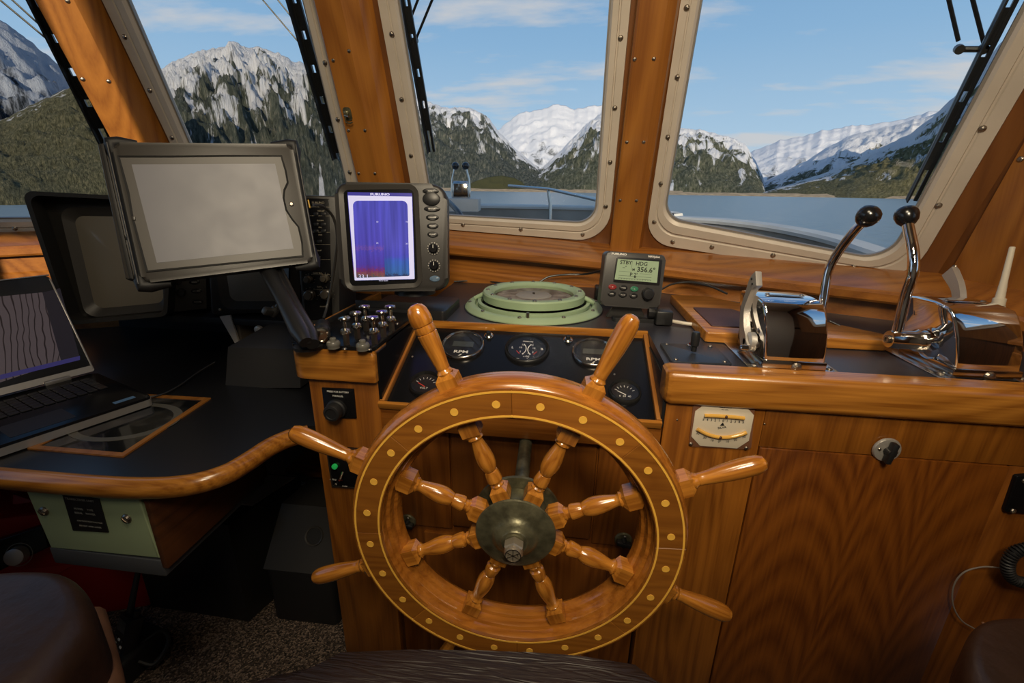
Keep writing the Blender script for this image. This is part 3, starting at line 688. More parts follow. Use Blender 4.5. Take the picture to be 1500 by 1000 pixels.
for px,py in ((757,492),(604,522),(900,548),(967,615),(567,592)):
    c=GP.loc(px,py); screw(dp,c[0],c[1],0,.45)
# ---------------------------------------------------------------- compass
cp=thing('steering_compass','large round compass set in pale green rings on the dark worktop','compass',(-.093,1.236,CTR))
bm=BM(); torus_lathe(bm,[(.190,0),(.190,.004),(.182,.013),(.172,.016),(.163,.014),(.160,.006),(.156,.004),(.150,.006),(.149,.0)],80); obj('outer_ring',bm,green,cp,40)
bm=BM(); lathe(bm,[(.193,-.001),(.193,.0015),(.186,.002)],64); obj('base_gasket',bm,rubber,cp)
bm=BM(); lathe(bm,[(.152,.001),(.140,-.0),(.11,.012),(.0,.012)],60); obj('well',bm,blackm,cp)
for k in range(10):
    a=2*PI*k/10+.2; screw(cp,.176*math.cos(a),.176*math.sin(a),.0155,.8)
bm=BM(); torus_lathe(bm,[(.155,.010),(.155,.019),(.146,.020),(.145,.010)],72); obj('gimbal_ring',bm,green,cp,40)
bm=BM(); torus_lathe(bm,[(.140,.024),(.141,.042),(.138,.046),(.120,.0465),(.117,.045),(.110,.038),(.110,.024)],80); bw=obj('bowl_ring',bm,green,cp,40)
bw['label']='raised inner green ring with screws'
for k in range(12):
    a=2*PI*k/12+.1; screw(bw,.127*math.cos(a),.127*math.sin(a),.046,.9)
bm=BM(); lathe(bm,[(.110,.004),(.110,.03),(.0,.03)],60); obj('bowl',bm,mat('bowl_inner',(.07,.05,.035),.5),cp)
def card_mat():
    m=bpy.data.materials.new('compass_card'); m.use_nodes=True; nt=m.node_tree; N=nt.nodes; L=nt.links; b=N['Principled BSDF']; b.inputs['Roughness'].default_value=.5
    tc=N.new('ShaderNodeTexCoord'); n=N.new('ShaderNodeTexNoise'); n.inputs['Scale'].default_value=30; n.inputs['Detail'].default_value=6; L.new(tc.outputs['Object'],n.inputs['Vector'])
    r=N.new('ShaderNodeValToRGB'); e=r.color_ramp.elements; e[0].position=.4; e[0].color=(.10,.07,.05,1); e[1].position=.62; e[1].color=(.30,.26,.21,1); L.new(n.outputs[0],r.inputs[0]); L.new(r.outputs[0],b.inputs['Base Color']); return m
bm=BM(); lathe(bm,[(.102,.031),(.102,.032),(.0,.033)],60); cd=obj('card',bm,card_mat(),cp)
bm=BM(); lathe(bm,[(.05,.033),(.045,.036),(0,.037)],40); obj('card_centre',bm,mat('greyed_card',(.27,.25,.22),.5),cd)
bm=BM(); lathe(bm,[(.004,.036),(.003,.041),(0,.042)],12); obj('pivot',bm,black,cd)
bm=BM(); lathe(bm,[(.1095,.041),(.1095,.042),(0,.0425)],60); obj('glass',bm,gaugeglass,cp)
for a in (PI*1.5,PI*.5): 
    bm=BM(); lathe(bm,[(.004,0),(.004,.028),(0,.029)],12,T(.172*math.cos(a),.172*math.sin(a),.0)); obj('gimbal_lug',bm,steel,cp)
for a in (0,PI):
    bm=BM(); tube(bm,[(.139*math.cos(a),0,.032),(.166*math.cos(a),0,.018)],.006,10); obj('gimbal_pin',bm,green,cp)
# ---------------------------------------------------------------- clinometer
F=Fr(on(1,.80,1057,622),(1,0,0),(0,0,1))
cl=thing('clinometer','cream twin-tube clinometer plate on clear backing at the cabinet front','clinometer',F.m)
C4=[(1009,653),(1100,658),(1106,592),(1016,587)]
P=[F.loc(*c,.002) for c in C4]; bm=BM(); prism(bm,rquad(P,.005,5),0,.003,.001); obj('back_plate',bm,mat('clear_brown_acrylic',(.20,.09,.05),.15,coat=.5),cl)
cx=sum(p[0] for p in P)/4; cy=sum(p[1] for p in P)/4; w=(P[1][0]-P[0][0]+P[2][0]-P[3][0])/4*.94; h=(P[3][1]-P[0][1]+P[2][1]-P[1][1])/4*.95; k=.018
bm=BM(); prism(bm,[(cx+x,cy+y) for x,y in ((-w,-h+k),(-w+k,-h),(w-k,-h),(w,-h+k),(w,h-k),(w-k,h),(-w+k,h),(-w,h-k))],.003,.0045,.0004); obj('scale_plate',bm,cream,cl)
for x,y in ((-1,-1),(1,-1),(1,1),(-1,1)): screw(cl,cx+x*w*.97,cy+y*h*.97,.003,.6)
amb=mat('amber_fluid_tube',(.72,.40,.08),.12,coat=.8)
def arc(x0,x1,y,s,n=16): return [(x0+(x1-x0)*i/n,y+s*(((i/n)*2-1)**2),.0065) for i in range(n+1)]
a1=arc(cx-w*.68,cx+w*.68,cy+h*.48,-.001); a2=arc(cx-w*.85,cx+w*.85,cy-h*.50,.014)
for nm,a,bx in (('upper_tube',a1,.05),('lower_tube',a2,-.02)):
    bm=BM(); tube(bm,a,.0036,12); tu=obj(nm,bm,amb,cl)
    bm=BM(); q=a[8]; sphere(bm,(q[0]+bx*w,q[1],q[2]+.0018),.0032,14); obj('ball',bm,mat('brown_ball',(.06,.02,.01),.2),tu)
for i,s in enumerate('5432101234'+'5'):
    x=cx-w*.68+w*1.36*i/10; text(s,.0064,black,cl,x,cy+h*.48-.0105,.0046,bold=.015); bm=BM(); box(bm,(x,cy+h*.48-.0052,.0047),(.0004,.004,.0003)); obj('tick',bm,black,cl,None)
for i,s in enumerate(('30','20','10','0°','10','20','30')):
    u=i/6*2-1; x=cx+w*.80*u; text(s,.0064,black,cl,x,cy-h*.50+.014*u*u-.0105,.0046,rot=u*.3,bold=.015)
for i in range(25):
    u=i/24*2-1; x=cx+w*.80*u; bm=BM(); box(bm,(x,cy-h*.50+.013*u*u-.0045,.0047),(.0004,.0045,.0003)); obj('tick',bm,black,cl,None)
text('Made in Sweden',.0034,black,cl,cx,cy+h*.86,.0046); text('PAT. APPL.',.0028,black,cl,cx,cy+h*.76,.0046)
bm=BM(); prism(bm,[(cx-.0045,cy+.001),(cx+.004,cy+.001),(cx,cy+.008)],.0045,.0049); obj('emblem',bm,black,cl,None)
text('SILVA',.0062,black,cl,cx,cy-.003,.0046,rot=.25,bold=.02)
# screw plugs / tiny marks on the cabinet rail
for px,py in ((992,615),(1120,621)):
    p=on(1,.80,px,py)-Vector((.58,.80,FLOOR)); o=screw(cab,0,0,0,.4,'pin'); o.matrix_local=Matrix.Translation(p)@RX(PI/2)@Matrix.Scale(.3,4)
# socket plate at right edge, coiled cord, thin grey wire
F=Fr(on(1,.80,1490,724),(1,0,0),(0,0,1))
so=thing('socket_plate','black wall plate with screws at the far right of the cabinet front','socket',F.m)
bm=plate_from(F,[(1466,746),(1520,750),(1535,690),(1484,694)],.004,0,.008,.002); obj('plate',bm,blackg,so)
for px,py in ((1478,744),(1495,700)): c=F.loc(px,py); screw(so,c[0],c[1],.008,.8)
c=F.loc(1508,722); bm=BM(); lathe(bm,[(.014,.008),(.013,.014),(.009,.015),(.008,.010),(0,.010)],20,T(c[0],c[1],0)); obj('jack',bm,black,so)
cc=thing('coiled_cord','black coiled microphone cord hanging at the right edge','cord',tuple(on(1,.77,1490,830)))
bm=BM(); pts=[]; o=cc.location; ctr=[on(1,.77,1520,800),on(1,.77,1488,808),on(1,.765,1476,828),on(1,.77,1484,848),on(1,.775,1515,856)]; sp=spline([c-o for c in ctr],10)
L=len(sp)
for i in range(260):
    t=i/259*(L-1); k=min(int(t),L-2); p=sp[k].lerp(sp[k+1],t-k); d=(sp[k+1]-sp[k]).normalized(); u=Vector((0,1,0)); v=d.cross(u).normalized(); a=i*.62
    pts.append(p+(u*math.cos(a)+v*math.sin(a))*.0085)
tube(bm,pts,.0024,6); obj('coil',bm,rubber,cc)
tw=thing('thin_wire','thin grey wire looping in front of the right side of the cabinet','wire',tuple(on(1,.785,1395,850)))
bm=BM(); o=tw.location; tube(bm,spline([on(1,.785,*q)-o for q in ((1470,832),(1440,830),(1412,838),(1397,858),(1396,885),(1408,908),(1430,922))],8),.0014,8); obj('wire',bm,mat('grey_wire',(.20,.17,.15),.5),tw)

#=====DEVICES=====
# sounder display (8-inch colour echo sounder)
SM=mtx((-.412,1.041,-.110),(.984,.176,.002),(-.031,.162,.986))
sd=thing('echo_sounder_display','upright charcoal display with glowing violet-blue echo screen on swivel foot','display',SM)
w,h=.255,.248
F=Fr((-.412,1.041,-.110),(.984,.176,.002),(-.031,.162,.986))
def sonar():
    m=bpy.data.materials.new('sonar_screen'); m.use_nodes=True; nt=m.node_tree; N=nt.nodes; L=nt.links; b=N['Principled BSDF']
    b.inputs['Base Color'].default_value=(.02,.02,.05,1); b.inputs['Roughness'].default_value=.15
    tc=N.new('ShaderNodeTexCoord'); sp=N.new('ShaderNodeSeparateXYZ'); L.new(tc.outputs['Object'],sp.inputs[0])
    mr=N.new('ShaderNodeMapRange'); mr.inputs[1].default_value=-.10; mr.inputs[2].default_value=.09; L.new(sp.outputs[1],mr.inputs[0])
    n=N.new('ShaderNodeTexNoise'); n.inputs['Scale'].default_value=350; n.inputs['Detail'].default_value=3; L.new(tc.outputs['Object'],n.inputs['Vector'])
    mp=N.new('ShaderNodeMapping'); mp.inputs['Scale'].default_value=(90,4,1); L.new(tc.outputs['Object'],mp.inputs[0])
    n2=N.new('ShaderNodeTexNoise'); n2.inputs['Scale'].default_value=1; L.new(mp.outputs[0],n2.inputs['Vector'])
    a=N.new('ShaderNodeMath'); a.operation='MULTIPLY_ADD'; a.inputs[1].default_value=.16; L.new(n.outputs[0],a.inputs[0]); L.new(mr.outputs[0],a.inputs[2])
    s2=N.new('ShaderNodeMath'); s2.operation='SUBTRACT'; s2.inputs[1].default_value=.08; L.new(a.outputs[0],s2.inputs[0])
    def ramp(stops):
        r=N.new('ShaderNodeValToRGB'); e=r.color_ramp.elements; e[0].position=stops[0][0]; e[0].color=(*stops[0][1],1); e[1].position=stops[-1][0]; e[1].color=(*stops[-1][1],1)
        for p,c in stops[1:-1]: k=e.new(p); k.color=(*c,1)
        L.new(s2.outputs[0],r.inputs[0]); return r
    rl=ramp([(0,(.02,.04,.25)),(.04,(.03,.10,.12)),(.075,(.30,.10,.05)),(.12,(.25,.03,.15)),(.18,(.10,.05,.45)),(.36,(.10,.075,.60)),(.395,(.22,.10,.50)),(.43,(.11,.085,.62)),(1,(.10,.10,.62))])
    rr=ramp([(0,(.02,.05,.35)),(.06,(.03,.05,.10)),(.09,(.04,.16,.42)),(.25,(.05,.14,.58)),(.30,(.09,.09,.62)),(.43,(.12,.11,.66)),(1,(.10,.10,.62))])
    gt=N.new('ShaderNodeMath'); gt.operation='GREATER_THAN'; gt.inputs[1].default_value=-.0205; L.new(sp.outputs[0],gt.inputs[0])
    mx=N.new('ShaderNodeMixRGB'); L.new(gt.outputs[0],mx.inputs[0]); L.new(rl.outputs[0],mx.inputs[1]); L.new(rr.outputs[0],mx.inputs[2])
    hs=N.new('ShaderNodeHueSaturation'); v=N.new('ShaderNodeMapRange'); v.inputs[1].default_value=.35; v.inputs[2].default_value=.7; v.inputs[3].default_value=.75; v.inputs[4].default_value=1.35; L.new(n2.outputs[0],v.inputs[0]); L.new(v.outputs[0],hs.inputs['Value']); L.new(mx.outputs[0],hs.inputs['Color'])
    L.new(hs.outputs[0],b.inputs['Emission Color']); b.inputs['Emission Strength'].default_value=.62; return m
bm=BM(); O=rquad([F.loc(*q) for q in ((498,427),(656,426),(655,269),(489,266))],[.03,.032,.036,.028],8)
vs=prism(bm,O,-.055,.0,.009,seg=3); hb=obj('housing',bm,sounderc,sd,40)
bm=BM(); prism(bm,inset(O,.012),-.11,-.054,0); obj('rear_housing',bm,black,sd)
I=rquad([F.loc(*q) for q in ((513,419),(612,414),(606,277),(503,278))],[.012]*4,5)
bm=BM(); ringplate(bm,inset(I,-.011),I,0,.003,zin=.0005); obj('screen_surround',bm,casegrey2,sd)
bm=BM(); prism(bm,I,0,.0012); obj('screen_border',bm,blackg,sd)
q=[F.loc(*q) for q in ((519,411),(608,409),(604,284),(509,282))]
bm=BM(); prism(bm,rquad(q,[.006]*4,5),.0012,.0018); obj('screen',bm,sonar(),sd,None)
prt=mat('screen_white_band',(.3,.3,.4),.4,emis=(.62,.60,.85),es=.75)
blu=mat('screen_blue_band',(.02,.02,.1),.3,emis=(.05,.04,.35),es=.6)
a=[F.loc(*q) for q in ((520,410.5),(607.5,408.5),(603.5,287),(510,286))]; b=[F.loc(*q) for q in ((522.5,407),(600,404),(597,294),(517,294))]
bm=BM(); ringplate(bm,rquad(a,[.001]*4,6),rquad(b,[.003,.003,.012,.012],6),.0018,.0021); obj('white_frame',bm,prt,sd,None)
bm=BM(); prism(bm,[F.loc(*q) for q in ((510,286.5),(604,288),(603.5,283),(509.5,281.5))],.0018,.0022); obj('top_band',bm,blu,sd,None)
c=F.loc(557,285); text('FURUNO',.0072,prt,sd,c[0],c[1],.0024,sx=1.5,bold=.04); c=F.loc(533,405); text('33.1',.013,prt,sd,c[0],c[1],.0024,sx=1.1)
c=F.loc(562,411); text('FCV-600',.0042,prt,sd,c[0],c[1],.0024,sx=1.4)
c=F.loc(562,293); text('200kHz  50kHz',.0035,prt,sd,c[0],c[1],.0024)
for s,x,y in (('10',553,325),('20',553,356),('10',596,325),('20',596,357)): c=F.loc(x,y); text(s,.005,prt,sd,c[0],c[1],.0024)
# keys on the right
def oval(F,par,px,py,wpx,hpx,z,th,m,label=None,nm='key'):
    a=F.loc(px-wpx/2,py); b=F.loc(px+wpx/2,py); t=F.loc(px,py-hpx/2); u=F.loc(px,py+hpx/2); rx=(b[0]-a[0])/2; ry=(t[1]-u[1])/2; c=F.loc(px,py)
    bm=BM(); lathe(bm,[(1,0),(1,th*.6),(.82,th),(0,th)],20,T(c[0],c[1],z)@Matrix.Diagonal((rx,ry,1,1))); return obj(nm,bm,m,par),c
_,c=oval(F,sd,632,291.5,26,20,0,.004,black); 
for x,y,wd,s in ((631,280,24,'GAIN'),(633,306,24,'ENTER'),(633.5,318.5,19,'RANGE'),(634,331,17,'MARK'),(634,343.5,16,'FUNC')):
    _,c=oval(F,sd,x,y,wd,8.5,0,.003,black); text(s,.0042,white,sd,c[0],c[1],.0033,sx=1.3,bold=.02)
for x,y in ((635,364),(636,389)):
    c=F.loc(x,y); bm=BM(); torus_lathe(bm,[(.0145,0),(.0145,.0022),(.012,.0022),(.012,0)],32,T(c[0],c[1],0)); obj('dial_ring',bm,casegrey2,sd)
    for k in range(14): 
        a=2*PI*k/14; bm=BM(); box(bm,(c[0]+.0133*math.cos(a),c[1]+.0133*math.sin(a),.0023),(.0018,.0018,.0004)); obj('dial_mark',bm,white,sd,None)
    bm=BM(); lathe(bm,[(.0105,0),(.010,.009),(.0085,.0105),(.0,.0105)],24,T(c[0],c[1],0)); kb=obj('knob',bm,blackg,sd); bm=BM(); box(bm,(c[0],c[1]+.005,.0107),(.0012,.008,.0006)); obj('pointer',bm,white,kb,None)
_,c=oval(F,sd,637,408,15,9,0,.003,mat('blue_grey_key',(.10,.16,.24),.3))
# foot
b0=SM.inverted()
bm=BM(); M0=b0@T(-.385,1.10,0)
lathe(bm,[(.052,-.252),(.050,-.240),(.042,-.232),(.038,-.215),(.040,-.205)],32,M0); obj('swivel',bm,black,sd)
bm=BM(); prism(bm,rrect(-.5,1.055,-.295,1.21,.012),-.310,-.286,.004,M=b0); obj('foot_plate',bm,black,sd)
bm=BM()
for k in range(7): box(bm,(-.47+k*.016,1.07,-.2855),(.008,.006,.001),M=b0)
obj('foot_slots',bm,blackm,sd)
# ------------------------------------------------------------ autopilot controller
A0=((.156,1.126,-.206),(.988,.141,-.060),(.041,.13,.991)); F=Fr(*A0)
ap=thing('autopilot_controller','grey autopilot controller with green LCD showing 356.6 beside the window post','display',F.m)
aw,ah=.148,.132
grey=mat('grey_controller_case',(.045,.043,.042),.4,bump=.05,bscale=900)
bm=BM(); O=rrect(-aw/2,-ah/2,aw/2,ah/2,.012,6); prism(bm,O,-.035,0,.005,seg=3); obj('case',bm,grey,ap,40)
lcd=mat('green_lcd',(.14,.17,.10),.25,emis=(.30,.36,.20),es=.55)
bm=BM(); P=[F.loc(*q) for q in ((898,413),(966,418),(970,380),(903,376))]; prism(bm,rquad(P,.003,4),0,.0015,.0005); obj('lcd_bezel',bm,black,ap)
bm=BM(); P=[F.loc(*q) for q in ((900,409),(962,414),(965,383),(905,379))]; prism(bm,P,.0015,.0018); obj('lcd',bm,lcd,ap,None)
ink=mat('lcd_ink',(.015,.02,.012),.5)
for s,x,y,z in (('STBY',917,384.5,.0125),('HDG',940,386.5,.0125),('--°',915,391.5,.009),('M',928,395,.008),('356.6°',946.5,395.5,.0165),('P 2\'',928,402.5,.012)):
    c=F.loc(x,y,.0018); text(s,z,ink,ap,c[0],c[1],.0019,bold=.02,sx=1.05)
c=F.loc(930,406,.0018)
bm=BM(); box(bm,(c[0],c[1]+.002,.002),(.08,.0006,.0003)); box(bm,(c[0],c[1]-.004,.002),(.08,.0006,.0003))
for k in range(13): box(bm,(c[0]-.039+k*.0065,c[1]-.0055,.002),(.0007,.0025,.0003))
box(bm,(c[0],c[1]+.0005,.002),(.004,.004,.0004)); c=F.loc(926,388,.0018); box(bm,(c[0]-.0005,c[1]-.002,.002),(.0005,.022,.0003)); c=F.loc(930,399,.0018); box(bm,(c[0]-.024,c[1]+.0005,.002),(.03,.0004,.0003)); box(bm,(c[0]+.027,c[1]-.002,.002),(.03,.0004,.0003))
obj('lcd_scale',bm,ink,ap,None)
c=F.loc(907,372); text('FURUNO',.0062,white,ap,c[0],c[1],.0002,sx=1.45,bold=.04); c=F.loc(958,376); text('NAVpilot',.0066,white,ap,c[0],c[1],.0002,sx=1.1,bold=.03,)
for x,y,m,s in ((897,420,mat('red_key',(.22,.02,.02),.4),'<'),(913,421.5,black,'TURN'),(929,423,mat('green_key',(.03,.16,.09),.4),'>'),(896,430,black,'STBY'),(912,431.5,black,'AUTO'),(928,433,black,'NAV')):
    _,c=oval(F,ap,x,y,12,8,0,.003,m); text(s,.0038 if len(s)>1 else .006,white,ap,c[0],c[1],.0032)
c=F.loc(948,430); bm=BM(); lathe(bm,[(.0145,0),(.0140,.012),(.012,.0145),(.009,.0150),(0,.0145)],32,T(c[0],c[1],0)); obj('rotary_knob',bm,black,ap)
# bracket
i=F.i
bm=BM(); prism(bm,rrect(.115,1.12,.245,1.22,.01),-.310,-.300,.002,M=i); obj('bracket_base',bm,black,ap)
bm=BM(); prism(bm,[(.10,-.305),(.20,-.305),(.185,-.28),(.178,-.255),(.122,-.255),(.115,-.28)],0,.012,.001,M=i@Matrix(((1,0,0,0),(0,0,-1,1.155),(0,1,0,0),(0,0,0,1)))); obj('bracket',bm,casegrey,ap)
bm=BM(); M1=i@T(.205,1.13,-.285)@RY(PI/2); lathe(bm,[(.016,-.004),(.016,.012),(.014,.015),(0,.015)],10,M1); obj('bracket_knob',bm,black,ap)
bm=BM(); box(bm,(.235,1.12,-.29),(.04,.05,.035),.004,M=i); obj('clamp_block',bm,black,ap)
bm=BM(); box(bm,(.125,1.36,-.288),(.09,.05,.04),.005,M=i); obj('junction_block',bm,black,ap)
# ------------------------------------------------------------ throttle / shift heads
def throttle(x,yf_,label,lever,second,side,lean=0):
    """x = left face, yf_ = front face; housing 0.105 wide"""
    t=thing('engine_control',label,'throttle',(x+.053,yf_,CTR),'chrome engine controls')
    o=t.location; Wd=.053; D=.135; H=.124
    # chrome housing: curved side profile extruded in x
    prof=[(0.0,.018),(0.0,.024),(-.003,.045),(-.002,.075),(.003,.100),(.009,.115),(.017,.1235),(.05,.128),(.10,.1265),(.128,.122),(.135,.112),(.138,.02)]
    Mx=Matrix(((0,0,1,0),(1,0,0,0),(0,1,0,0),(0,0,0,1)))
    bm=BM()
    x0=-Wd+(.0 if side=='solid' else .004)
    # shell thickness: outer and inner
    prism(bm,prof,-Wd,Wd,0,M=Mx)
    es=[e for e in bm.edges if abs(e.verts[0].co.x-e.verts[1].co.x)<1e-6]
    bmesh.ops.bevel(bm,geom=es,offset=.005,segments=3,profile=.5,affect='EDGES')
    for v in bm.verts: v.co.x-=lean*(v.co.z-.018)
    obj('chrome_cover',bm,chrome,t,40)
    bm=BM(); box(bm,(0,.069,.0105),(2*Wd+.004,.142,.017),.0015); obj('base_band',bm,chrome_s,t)
    bm=BM(); box(bm,(-Wd-.010,.095,.0015),(.030,.215,.003),.001); obj('mounting_flange',bm,steelplate,t)
    bm=BM(); box(bm,(Wd+.012,.075,.0015),(.028,.165,.003),.001); obj('mounting_flange',bm,steelplate,t)
    for a,b in ((-Wd-.012,.01),(-Wd-.012,.18),(Wd+.014,.01),(Wd+.014,.14)): screw(t,a,b,.003,.9)
    screw(t,0.004,-.0015,.008,1.5,R=RX(PI/2))
    # slot plate on the top
    bm=BM(); box(bm,(-lean*.11,.055,.1295),(.066,.012,.0015),.0005,M=RX(-.0)); obj('top_plate',bm,chrome_s,t); screw(t,-.03-lean*.11,.055,.1295,.7); screw(t,.03-lean*.11,.055,.1295,.7)
    return t,o,Wd
chrome_s=mat('satin_chrome',(.60,.56,.52),.12,metal=1)
steelplate=mat('scuffed_stainless',(.55,.53,.50),.22,metal=1,bump=.2,bscale=120)
darkmech=mat('oily_mechanism',(.035,.030,.025),.3,metal=.6,var=.6,vscale=60,bump=.8,bscale=140)
t1,o1,Wd=throttle(.366,.838,'chrome engine control with its lever bending right, nearer the compass',None,None,'open',.15)
# left side mechanism (open side): side plate, bolts, pivot cams
bm=BM(); prism(bm,[(.008,.02),(.008,.112),(.06,.118),(.125,.112),(.13,.02)],-.001,.003,M=Matrix(((0,0,1,-Wd-.004),(1,0,0,0),(0,1,0,0),(0,0,0,1)))); obj('side_plate',bm,darkmech,t1)
for y,z in ((.02,.095),(.022,.04),(.03,.065),(.045,.03),(.105,.10)):
    bm=BM(); lathe(bm,[(.006,0),(.006,.004),(.003,.006),(0,.006)],6,T(-Wd-.004,y,z)@RY(-PI/2)); obj('bolt',bm,steel,t1)
bm=BM()
for k in range(3): box(bm,(-Wd-.006,.05+.02*k,.055+.012*k),(.006,.022,.012),.002)
obj('linkage',bm,darkmech,t1)
def cast_lever(t,x,pts,wd,name='cast_lever'):
    """flat cast handle in the y-z plane"""
    bm=BM(); L=spline([(0,y,z) for y,z in pts],8); n=len(L); A=[];B=[]
    for i,p in enumerate(L):
        d=(L[min(i+1,n-1)]-L[max(i-1,0)]).normalized(); s=Vector((0,-d.z,d.y)); f=i/(n-1)*(len(wd)-1); k=min(int(f),len(wd)-2); w=wd[k]+(wd[k+1]-wd[k])*(f-k)
        A.append(p+s*w);B.append(p-s*w)
    poly=[(p.y,p.z) for p in A]+[(p.y,p.z) for p in B[::-1]]
    prism(bm,poly,0,.012,.003,M=Matrix(((0,0,1,x),(1,0,0,0),(0,1,0,0),(0,0,0,1)))); o=obj(name,bm,castm,t,40); return o
lv=cast_lever(t1,-Wd-.026,[(.035,.028),(.062,.060),(.075,.095),(.066,.125),(.055,.150),(.038,.162)],[.016,.011,.0085,.009,.013,.014])
bm=BM(); lathe(bm,[(.019,0),(.019,.010),(.015,.014),(.007,.015),(.006,.018),(0,.018)],26,T(-Wd-.008,.040,.040)@RY(-PI/2)); obj('pivot_boss',bm,castm,t1)
bm=BM(); lathe(bm,[(.006,.0),(.006,.012),(.004,.014),(0,.014)],12,T(-Wd-.028,.012,.036)@RY(-PI/2)); obj('pivot_bolt',bm,chrome_s,t1)
for y,z in ((.048,.150),(.055,.158)): 
    bm=BM(); lathe(bm,[(.0022,0),(.0022,.0015),(0,.0015)],10,T(-Wd-.026,y,z)@RY(-PI/2)); obj('rivet',bm,black,t1)
# inner thin second link
cast_lever(t1,-Wd-.012,[(.075,.05),(.085,.09),(.070,.118)],[.006,.0055,.005],'inner_link')
# chrome rod lever with ball on the right side
def rod_lever(t,pts,rad,knob,kr):
    o=t.location
    bm=BM(); tube(bm,spline([Vector(p)-o for p in pts],6),rad,14); obj('lever_rod',bm,chrome,t,60)
    bm=BM(); d=(Vector(pts[-1])-Vector(pts[-2])).normalized(); q=d.to_track_quat('Z','Y').to_matrix().to_4x4()
    M=Matrix.Translation(Vector(knob)-o)@q
    lathe(bm,[(.0,-kr*1.0),(kr*.42,-kr*.97),(kr*.62,-kr*.84),(kr*.87,-kr*.5),(kr,-.0),(kr*.97,kr*.3),(kr*.82,kr*.62),(kr*.55,kr*.83),(kr*.28,kr*.93),(0,kr*.96)],30,M); obj('ball_knob',bm,black_k,t,60)
black_k=mat('black_knob',(.008,.008,.009),.22,coat=.3)
def onx(X,px,py): return on(0,X,px,py)
k1=onx(.505,1272,316)
rod_lever(t1,[onx(.478,1184,535),onx(.480,1196,490),onx(.485,1206,440),onx(.487,1213,398),onx(.492,1226,372),onx(.50,1250,340),onx(.505,1263,326)],.0078,k1,.0185)
bm=BM(); lathe(bm,[(.013,0),(.013,.010),(.009,.012),(0,.012)],20,T(Wd,onx(.478,1184,535).y-o1.y+.0,.03)@RY(PI/2)); obj('lever_hub',bm,chrome_s,t1)
t2,o2,Wd=throttle(.690,.846,'chrome engine control at the far right with upright lever and black knob',None,None,'solid',.27)
k2=on(0,.622,1328,316)
rod_lever(t2,[onx(.628,1311,497),onx(.627,1318,470),onx(.625,1327,432),onx(.623,1337,400),onx(.622,1338,372),onx(.622,1333,345),onx(.622,1330,330)],.0092,k2,.0195)
# hub cylinder joining the lever to the housing side
bm=BM(); hp=onx(.628,1313,497)-o2; lathe(bm,[(.016,-.014),(.0175,.0),(.0175,.028),(.021,.033),(.021,.046)],26,Matrix.Translation(hp)@RY(PI/2)); obj('lever_hub',bm,chrome_s,t2)
bm=BM(); lathe(bm,[(.0075,0),(.0075,.004),(.004,.004),(.004,.001),(0,.001)],16,Matrix.Translation(hp+Vector((-.0145,0,0)))@RY(-PI/2)); obj('hub_screw',bm,steel,t2)
c=Vector((-Wd-.001,hp.y,hp.z)); bm=BM(); lathe(bm,[(.034,.0),(.034,.003),(.030,.005),(0,.005)],32,Matrix.Translation(c)@RY(-PI/2)); obj('side_boss',bm,chrome,t2)
# small brake link from hub to front-top screw
bm=BM(); tube(bm,[(-Wd-.010,hp.y+.012,hp.z-.004),(-Wd-.010,.035,.062),(-Wd-.008,.018,.096)],[.007,.006,.007],12); lathe(bm,[(.011,0),(.011,.008),(.008,.010),(0,.010)],20,T(-Wd-.004,.018,.098)@RY(-PI/2)); obj('side_link',bm,chrome_s,t2)
screw(t2,-Wd-.0145,.018,.098,1.0,R=RY(-PI/2))
bm=BM(); box(bm,(-Wd-.001,.065,.058),(.003,.002,.09),.0005); obj('cover_seam',bm,chrome_s,t2)
cast_lever(t2,Wd-.02,[(.142,.03),(.150,.09),(.165,.130),(.20,.162)],[.012,.010,.010,.014])
# ------------------------------------------------------------ chart board with mat, control plate
bd=thing('chart_board','varnished wooden board with brown mat lying behind the control levers','board',(.45,1.12,CTR))
bm=BM(); P=rquad([(.302,.985),(.66,.985),(.70,1.02),(.40,1.36),(.30,1.36)],.006,3); prism(bm,[(x-.45,y-1.12) for x,y in P],.002,.024,.004); obj('board',bm,w_cap,bd)
bm=BM(); P=rquad([(.325,1.03),(.50,1.03),(.42,1.20),(.325,1.20)],.004,3); prism(bm,[(x-.45,y-1.12) for x,y in P],.024,.027,.001); obj('mat',bm,mat('plum_mat',(.075,.035,.035),.5,bump=.6,bscale=400),bd)
pl=thing('switch_plate','small black plate with red light and black toggle left of the engine controls','switch',(.255,.893,CTR))
bm=BM(); P=rquad([(.202,.838),(.314,.842),(.312,.950),(.200,.950)],.006,4); prism(bm,[(x-.255,y-.893) for x,y in P],.0,.006,.002); obj('plate',bm,lamin2:=mat('blue_black_plate',(.022,.026,.036),.35),pl)
for x,y in ((-.043,-.045),(.047,-.043),(.045,.047),(-.043,.047)): screw(pl,x,y,.006,.7)
bm=BM(); lathe(bm,[(.010,.006),(.010,.008),(.007,.009)],20,T(.008,.046,0)); obj('lamp_bezel',bm,chrome_d,pl)
bm=BM(); lathe(bm,[(.007,.008),(.006,.012),(0,.014)],18,T(.008,.046,0)); obj('red_lamp',bm,mat('dark_red_lens',(.18,.008,.006),.15),pl)
c=on(2,-.30,1016,514)-pl.location
bm=BM(); lathe(bm,[(.0055,.0),(.0055,.010),(.008,.012),(.0085,.034),(.0065,.040),(0,.041)],14,Matrix.Translation(c)); obj('toggle_knob',bm,black,pl)
